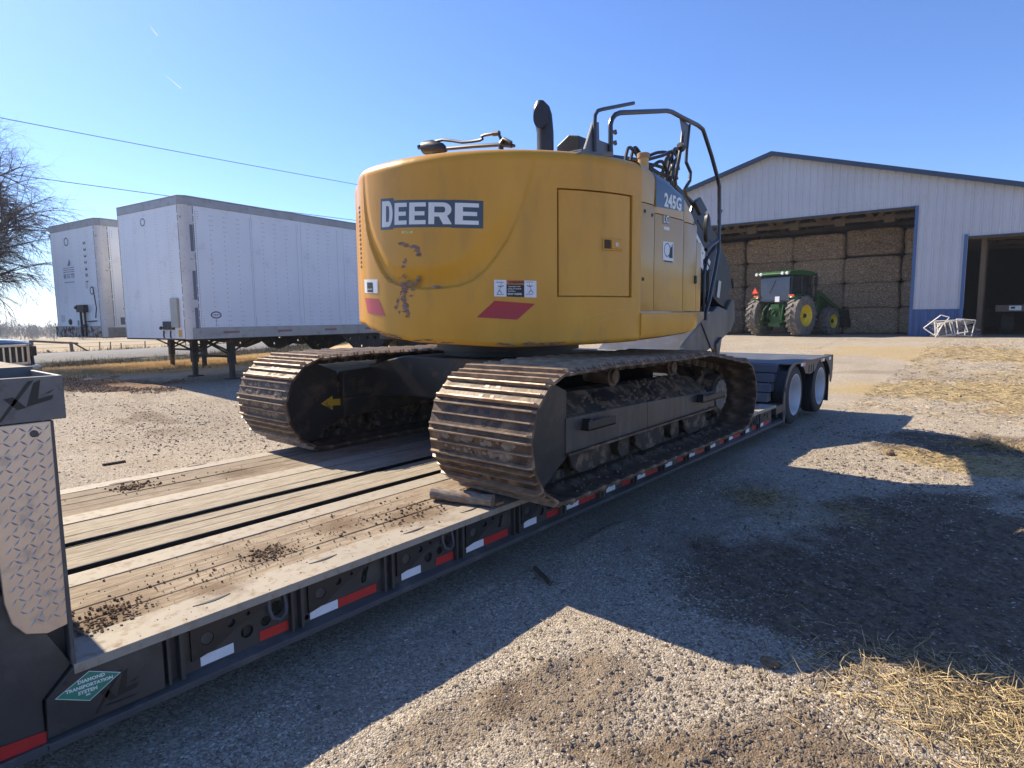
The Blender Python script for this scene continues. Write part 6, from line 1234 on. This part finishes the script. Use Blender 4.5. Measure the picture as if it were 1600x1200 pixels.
for y in (-40, 36):
    t = thing('utility_pole', 'tall wooden utility pole at the %s end of the overhead wires' % ('near left' if y < 0 else 'far right'), 'utility pole', (-31.05, y, .1), 0); b = MB(); b.tube([(-.2, 0, 0), (-.2, 0, 11.5)], [.16, .1], 10); part('pole', b, m_post, t, smooth=True); b = MB(); b.box((-.3, -.9, 10.4), (-.1, .9, 10.52)); part('crossarm', b, m_post, t)
# contrails high above the trailers
m_trail = bpy.data.materials.new('contrail'); m_trail.use_nodes = True; _n = m_trail.node_tree.nodes; _t = _n.new('ShaderNodeBsdfTranslucent'); _t.inputs[0].default_value = (.78, .8, .82, 1); m_trail.node_tree.links.new(_t.outputs[0], _n['Material Output'].inputs[0])
for (a, c, lab) in (((-1500.000, 568.988, 641.824), (-1500.000, 582.046, 626.259), 'short white contrail, the upper one in the sky'), ((-1500.000, 593.637, 546.294), (-1500.000, 624.746, 527.331), 'longer thin white contrail, the lower one in the sky')):
    b = MB(); b.tube([a, Vector(a).lerp(Vector(c), .5), c], [.2, .6, .8], 6); tag(part('contrail', b, m_trail), lab, 'contrail')
# ------------------------------------------------------------------ bare tree at the left
m_bark = mat('grey_bark', (.075, .065, .065), .9, col2=(.14, .12, .11), scale=6)
TT = thing('bare_tree', 'tall bare winter tree with drooping twigs at the left edge', 'tree', (-22.4, 3.95, 0), 0)
def grow(b, p, d, L, r, depth, rr, droop):
    n = 5 if depth < 3 else 4; pts = [p.copy()]; rs = [r]; q = p.copy(); dd = d.copy(); kids = []
    for i in range(n):
        dd = (dd + Vector((rr.gauss(0, .11), rr.gauss(0, .11), rr.gauss(0, .09) - droop * (.5 if depth >= 3 else .0) + (.06 if depth < 2 else 0)))).normalized()
        q = q + dd * (L / n); pts.append(q.copy()); rs.append(r * (1 - .62 * (i + 1) / n)); kids.append((q.copy(), dd.copy(), rs[-1]))
    b.tube(pts, rs, 6 if depth < 2 else (4 if depth < 4 else 3), caps=False)
    if depth >= 6 or r < .0016: return
    m = {0: 6, 1: 6, 2: 6, 3: 5, 4: 4, 5: 2}[depth]
    for k in range(m):
        t = rr.uniform(.35 if depth == 0 else .2, 1.0) * n - 1; i = max(0, min(n - 1, int(round(t)))); q, dd, r0 = kids[i]
        ax = dd.cross(Vector((rr.gauss(0, 1), rr.gauss(0, 1), rr.gauss(0, .6)))).normalized(); nd = (Matrix.Rotation(rr.uniform(.4, 1.0), 3, ax) @ dd).normalized()
        grow(b, q, nd, L * rr.uniform(.52, .78), min(r0 * .8, r * .55), depth + 1, rr, droop)
rr = random.Random(11); trunk = MB(); crown = MB()
trunk.tube([(0, 0, -.2), (.02, 0, 1.0), (0, .03, 2.2)], [.30, .22, .19], 10); part('trunk', trunk, m_bark, TT, smooth=True)
for k in range(8):
    a = 2 * PI * k / 8 + rr.uniform(-.3, .3); el = rr.uniform(.25, 1.25)
    grow(crown, Vector((0, .03, rr.uniform(1.5, 2.2))), Vector((math.cos(a) * math.cos(el), math.sin(a) * math.cos(el), math.sin(el))), rr.uniform(2.0, 3.0) * (1.0 + .1 * math.sin(el)), .085, 1, rr, .20)
grow(crown, Vector((0, .03, 2.2)), Vector((.05, .05, 1)), 3.2, .14, 0, rr, .16)
part('crown', crown, m_bark, TT)
# ------------------------------------------------------------------ far woods
m_woods = mat('bare_woods', (.085, .075, .08), .95, col2=(.05, .045, .05), amt=1, scale=.3)
N = 620; tx = rng.uniform(-330, -240, N); ty = rng.uniform(-70, 330, N); P = []; 
hgt = 6.0 + 2.6 * fbm(tx * 0 + 5, ty, .05, 4) + rng.uniform(-.8, 1.1, N); K = 210
gz = H(tx, ty * 0) + .0
cen = np.repeat(np.stack([tx, ty, gz], 1), K, 0); hh = np.repeat(hgt, K)
u = rng.normal(0, 1, (N * K, 3)); u /= np.linalg.norm(u, axis=1)[:, None]; rad = rng.random(N * K) ** .4
c = cen + np.stack([u[:, 0] * rad * 2.6, u[:, 1] * rad * 2.6, hh * (.56 + .44 * u[:, 2] * rad)], 1)
d1 = rng.normal(0, 1, c.shape) * [.22, .22, .5]; d2 = rng.normal(0, 1, c.shape) * .14
V = np.stack([c + d1, c - d1, c + d2], 1).reshape(-1, 3); Fc = np.arange(len(V)).reshape(-1, 3)
o = link('far_woods', bulk('far_woods', V, Fc, m_woods)); stuff(o, 'grey bare woods along the far edge of the field'); o['category'] = 'woods'
# ------------------------------------------------------------------ loose stones, straw, grass, leaves, brush
m_stone = bpy.data.materials.new('loose_gravel'); m_stone.use_nodes = True; nn = m_stone.node_tree.nodes; ll = m_stone.node_tree.links; at = nn.new('ShaderNodeAttribute'); at.attribute_name = 'tint'
cr = nn.new('ShaderNodeValToRGB'); cr.color_ramp.elements[0].color = (.12, .092, .068, 1); cr.color_ramp.elements[1].color = (.60, .53, .43, 1); e = cr.color_ramp.elements.new(.5); e.color = (.36, .30, .23, 1); ll.new(at.outputs['Fac'], cr.inputs[0]); ll.new(cr.outputs[0], nn['Principled BSDF'].inputs['Base Color']); nn['Principled BSDF'].inputs['Roughness'].default_value = .9
def groundz(x, y):
    ix = np.clip(np.searchsorted(gx, x) - 1, 0, nX - 2); iy = np.clip(np.searchsorted(gy, y) - 1, 0, nY - 2); Zg = Z_.reshape(nY, nX)
    fx = (x - gx[ix]) / (gx[ix + 1] - gx[ix]); fy = (y - gy[iy]) / (gy[iy + 1] - gy[iy])
    return (Zg[iy, ix] * (1 - fx) + Zg[iy, ix + 1] * fx) * (1 - fy) + (Zg[iy + 1, ix] * (1 - fx) + Zg[iy + 1, ix + 1] * fx) * fy
camp = np.array([2.344, .8216])
def inview(x, y, pad=.06):
    dx, dy = x - camp[0], y - camp[1]; fr_ = -.6459 * dx + .7636 * dy; rt = .7642 * dx + .6448 * dy
    return (fr_ > .6) & (np.abs(rt) < fr_ * (.8422 + pad) + .3)
octv = np.array([[1, 0, 0], [0, 1, 0], [-1, 0, 0], [0, -1, 0], [0, 0, .75], [0, 0, -.5]], float); octf = np.array([[0, 1, 4], [1, 2, 4], [2, 3, 4], [3, 0, 4], [1, 0, 5], [2, 1, 5], [3, 2, 5], [0, 3, 5]])
SV, SF, ST = [], [], []; base = 0
def stones(x, y, s, tint, flat=.7, zoff=.1):
    global base
    n = len(x); v = octv[None] * (1 + rng.uniform(-.35, .35, (n, 6, 1))) * s[:, None, None] * np.array([1, 1, flat]); a = rng.random(n) * 6.28; ca, sa = np.cos(a)[:, None], np.sin(a)[:, None]
    st = 1 + rng.uniform(0, .7, n)[:, None]; vx = v[..., 0] * st; vy = v[..., 1]
    X2 = vx * ca - vy * sa; Y2 = vx * sa + vy * ca; z0 = groundz(x, y)
    V = np.stack([X2 + x[:, None], Y2 + y[:, None], v[..., 2] + (z0 + s * zoff)[:, None]], -1)
    SV.append(V.reshape(-1, 3)); SF.append((octf[None] + (np.arange(n) * 6)[:, None, None] + base).reshape(-1, 3)); ST.append(np.repeat(tint, 6)); base += n * 6
def scatter(n, x0, x1, y0, y1, smin, smax, keep=None, pw=2.2):
    x = rng.uniform(x0, x1, n); y = rng.uniform(y0, y1, n); m = inview(x, y); x, y = x[m], y[m]
    mu, stw, gr, lf = masks(x, y); k = rng.random(len(x)) > (.93 * mu + .6 * stw + gr); 
    k &= ~((x > -2.7) & (x < .03)); x, y = x[k], y[k]; s = smin + (smax - smin) * rng.random(len(x)) ** pw
    cl = fbm(x, y, 1.3, 3); kk = rng.random(len(x)) < np.clip((cl - .28) * 3.2, .15, 1); x, y, s = x[kk], y[kk], s[kk]
    stones(x, y, s, np.clip(rng.normal(.55, .2, len(x)), 0, 1))
scatter(150000, .1, 3.0, 1.2, 5.2, .0024, .0085); scatter(60000, .1, 4.5, 5.2, 9.5, .004, .011); scatter(26000, .1, 7, 9.5, 17, .006, .018); scatter(60000, -12, -2.6, 1.5, 10, .004, .012); scatter(15000, -3, 10, 17, 28, .012, .03)
# mud clods
def clodset(n, cx, cy, sx, sy, smin, smax):
    x = rng.normal(cx, sx, n); y = rng.normal(cy, sy, n); m = inview(x, y) & ~((x > -2.7) & (x < .05)); x, y = x[m], y[m]
    stones(x, y, smin + (smax - smin) * rng.random(len(x)) ** 3, np.clip(rng.normal(.10, .07, len(x)), 0, .3), .8, .25)
for a in ((2500, 1.3, 2.0, .3, .2, .0025, .010), (9000, 2.05, 2.75, .5, .45, .0025, .012), (900, 1.0, 2.8, .25, .3, .0025, .010), (9000, 2.3, 5.3, .8, 1.3, .004, .015), (1500, 1.3, 4.4, .4, .4, .005, .013), (2500, 2.0, 9.5, 1, .7, .006, .02), (900, 1.2, 3.1, .5, .4, .003, .010), (1500, 5, 13.5, 2.5, 1, .01, .03), (1200, 3, 17, 4, 1, .01, .03), (1600, -6.5, 4.2, 1.6, .6, .006, .019), (700, -6, 5.5, 2.2, .8, .006, .016), (500, 1.2, 7.8, .5, .4, .005, .02), (500, .8, 2.3, .25, .5, .003, .008)): clodset(*a)
o = link('loose_gravel', bulk('loose_gravel', np.concatenate(SV), np.concatenate(SF), m_stone, dict(tint=np.concatenate(ST)))); stuff(o, 'loose gravel stones and small mud clods over the yard'); o['category'] = 'gravel'
def blades(name, x, y, L, w, pitch, tcol, label, m, lift=0.004, bend=.2, az=None):
    n = len(x); w = (w + np.zeros(n))[:, None]; a = rng.random(n) * 6.283 if az is None else az; p = pitch; z = groundz(x, y) + lift
    d = np.stack([np.cos(a) * np.cos(p), np.sin(a) * np.cos(p), np.sin(p)], 1); sd = np.stack([-np.sin(a), np.cos(a), np.zeros(n)], 1); o_ = np.stack([x, y, z], 1); L_ = L[:, None]
    b1 = o_ + d * L_ * .5 + sd * rng.normal(0, bend * .2, (n, 1)) * L_; b2 = o_ + d * L_ + sd * rng.normal(0, bend * .5, (n, 1)) * L_ + np.array([0, 0, -1]) * L_ * bend * rng.random((n, 1)) * np.sin(p)[:, None]
    up = np.array([0, 0, 1.0]) * w; V = np.stack([o_ + sd * w, o_ - sd * w, o_ + up, b1 + sd * w, b1 - sd * w, b1 + up, b2], 1)
    Fq = np.array([[0, 3, 5], [0, 5, 2], [2, 5, 4], [2, 4, 1], [3, 6, 5], [5, 6, 4]]); F_ = (Fq[None] + (np.arange(n) * 7)[:, None, None]).reshape(-1, 3)
    o = link(name, bulk(name, V.reshape(-1, 3), F_, m, dict(tint=np.repeat(tcol, 7)))); stuff(o, label); return o
def tintmat(name, c0, c1, c2):
    m = bpy.data.materials.new(name); m.use_nodes = True; n_ = m.node_tree.nodes; a = n_.new('ShaderNodeAttribute'); a.attribute_name = 'tint'; c = n_.new('ShaderNodeValToRGB'); c.color_ramp.elements[0].color = (*c0, 1); c.color_ramp.elements[1].color = (*c2, 1); e = c.color_ramp.elements.new(.5); e.color = (*c1, 1)
    m.node_tree.links.new(a.outputs['Fac'], c.inputs[0]); m.node_tree.links.new(c.outputs[0], n_['Principled BSDF'].inputs['Base Color']); n_['Principled BSDF'].inputs['Roughness'].default_value = .8; return m
m_straw = tintmat('straw', (.13, .09, .045), (.36, .26, .12), (.58, .46, .25)); m_grassb = tintmat('dry_grass', (.40, .28, .14), (.62, .46, .25), (.74, .60, .36)); m_leafb = tintmat('leaf_litter', (.10, .05, .03), (.26, .15, .09), (.44, .33, .2)); m_brush = tintmat('roadside_brush', (.025, .026, .018), (.09, .078, .052), (.26, .22, .15))
def pick(n, x0, x1, y0, y1, fn, thr=1.0):
    x = rng.uniform(x0, x1, n); y = rng.uniform(y0, y1, n); m = inview(x, y) & ~((x > -2.7) & (x < .04)); x, y = x[m], y[m]; k = rng.random(len(x)) < fn(x, y) * thr; return x[k], y[k]
x, y = pick(90000, .2, 4.2, 1.6, 12, lambda x, y: np.clip(masks(x, y)[1] * (.25 + 1.1 * (fbm(x, y, 3.2, 3) > .55)), 0, 1) + .012, .42); dd = np.hypot(x - camp[0], y - camp[1]); n = len(x)
blades('straw', x, y, rng.uniform(.018, .085, n) * (1 + dd * .07), .0008 + dd * .0002, rng.uniform(0, .3, n), rng.random(n), 'scattered yellow straw and hay on the gravel', m_straw)['category'] = 'straw'
x, y = pick(60000, -2, 9, 12, 28, lambda x, y: np.clip(masks(x, y)[1], 0, 1) + .02, .6); n = len(x); blades('straw', x, y, rng.uniform(.1, .3, n), .004 + 0 * x, rng.uniform(0, .3, n), rng.random(n), 'straw strewn in front of the barn', m_straw)['category'] = 'straw'
x, y = pick(90000, -24, -13.5, 1, 14, lambda x, y: np.where(np.interp(y, [0, 6, 11.5, 25.9], [-23.2, -23.4, -24.2, -30]) - x < -2.4, masks(x, y)[2], 0)); n = len(x)
blades('dry_grass', x, y, rng.uniform(.04, .13, n), .004 + 0 * x, rng.uniform(.5, 1.4, n), np.clip(rng.normal(.55, .22, n), 0, 1), 'mown tan winter grass strip before the road', m_grassb)['category'] = 'grass'
x, y = pick(60000, -17, -9.5, 2, 8, lambda x, y: masks(x, y)[3] * (fbm(x, y, 1.5, 3) > .42)); n = len(x); blades('leaf_litter', x, y, rng.uniform(.03, .10, n), .010 + 0 * x, rng.uniform(0, .9, n), rng.random(n), 'brown leaf litter and stubble at the yard edge', m_leafb)['category'] = 'leaves'
y = rng.uniform(1, 40, 60000); e_ = np.interp(y, [0, 6, 11.5, 25.9, 60], [-23.2, -23.4, -24.2, -30.0, -46.0]); k = rng.random(60000) < .7; x = np.where(k, e_ + rng.uniform(.1, 2.7, 60000), e_ - rng.uniform(7.1, 11, 60000)); m = inview(x, y) & (rng.random(60000) < np.clip(fbm(x, y, .9, 3) * 2 - .5, .1, 1)); x, y = x[m], y[m]; n = len(x)
blades('roadside_brush', x, y, rng.uniform(.08, .34, n), .006 + 0 * x, rng.uniform(.5, 1.5, n), np.clip(rng.normal(.42, .25, n), 0, 1), 'dark scrubby weeds along both road banks', m_brush)['category'] = 'brush'
# straw heap and odd clods that can be told apart
def lump(name, x, y, r, seed, m, label, cat, sz=.7):
    rr = random.Random(seed); bm = bmesh.new(); bmesh.ops.create_icosphere(bm, subdivisions=3, radius=1)
    for v in bm.verts: n_ = float(fbm(v.co.x * 2 + seed, v.co.y * 2 + v.co.z, 1.5, 4)); v.co = Vector((v.co.x * 1.3, v.co.y, v.co.z * sz)) * r * (.6 + .8 * n_)
    me = bpy.data.meshes.new(name); bm.to_mesh(me); bm.free(); me.materials.append(m); o = bpy.data.objects.new(name, me); COL.objects.link(o); o.location = (x, y, float(groundz(np.array([x]), np.array([y]))[0]) + r * .35); o.rotation_euler = (0, 0, seed); return tag(o, label, cat)
p0 = (1.561, 3.506, 0.000); lump('mud_clod', p0[0], p0[1], .030, 3, m_clod, 'brown mud clod on the shadow edge in the foreground', 'clod')
p0 = (1.269, 8.539, 0.000); lump('mud_clod', p0[0], p0[1], .045, 5, m_clod, 'dark clod in the sunlit patch right of the trailer', 'clod')
p0, p1 = (0.117, 3.656, 0.010), (0.330, 3.526, 0.010); tag(rough_beam('bark_piece', (p0[0], p0[1], .015), (p1[0], p1[1], .02), .014, seed=4, m=mat('dark_bark', (.10, .07, .05), .9, col2=(.04, .03, .02), scale=20)), 'dark piece of bark lying in the shade beside the trailer', 'bark')
p0, p1 = (-5.201, 2.874, 0.010), (-5.203, 3.096, 0.010); tag(rough_beam('stick', p0, p1, .018, seed=6, m=bpy.data.materials['dark_bark']), 'short dark stick on the gravel beyond the trailer deck', 'stick')
def heap(cx, cy, sx, sy, n_, h, label):
    x = rng.normal(cx, sx, n_); y = rng.normal(cy, sy, n_); z = h * np.exp(-((x - cx) / sx) ** 2 - ((y - cy) / sy) ** 2) * rng.random(n_); o = blades('straw_heap', x, y, rng.uniform(.04, .13, n_), .002 + 0 * x, rng.uniform(-.3, .7, n_), rng.random(n_), label, m_straw); 
    co = np.empty(len(o.data.vertices) * 3, np.float32); o.data.vertices.foreach_get('co', co); co = co.reshape(-1, 3); co[:, 2] += np.repeat(z, 7); o.data.vertices.foreach_set('co', co.ravel()); o['category'] = 'straw'
p0 = (2.089, 9.667, 0.000); heap(p0[0] + .0, p0[1], .22, .12, 1500, .10, 'small heap of straw on the far shadow edge')
p0 = (2.356, 3.554, 0.000); heap(p0[0], p0[1], .35, .18, 1500, .02, 'thick mat of straw in the bottom right corner')
p0 = (2.223, 3.822, 0.000); heap(p0[0] + .1, p0[1] + .05, .3, .14, 900, .03, 'greenish hay strands in shade near the right edge')
p0 = (0.686, 6.012, 0.000); heap(p0[0], p0[1], .13, .16, 700, .02, 'thin patch of straw in shade beside the trailer')

# ------------------------------------------------------------------ air
hz = bpy.data.materials.new('haze'); hz.use_nodes = True; hn = hz.node_tree.nodes; hn.clear(); ho = hn.new('ShaderNodeOutputMaterial'); hv = hn.new('ShaderNodeVolumePrincipled')
hv.inputs['Color'].default_value = (.80, .88, 1.0, 1); hv.inputs['Density'].default_value = .0006; hv.inputs['Anisotropy'].default_value = .3; hz.node_tree.links.new(hv.outputs[0], ho.inputs['Volume'])
b = MB(); b.box((-1605, -1605, -12), (1605, 1605, 14.5)); o = link('haze', b.mesh('haze', hz), kind='stuff'); o['label'] = 'thin pale blue haze over the fields and yard'
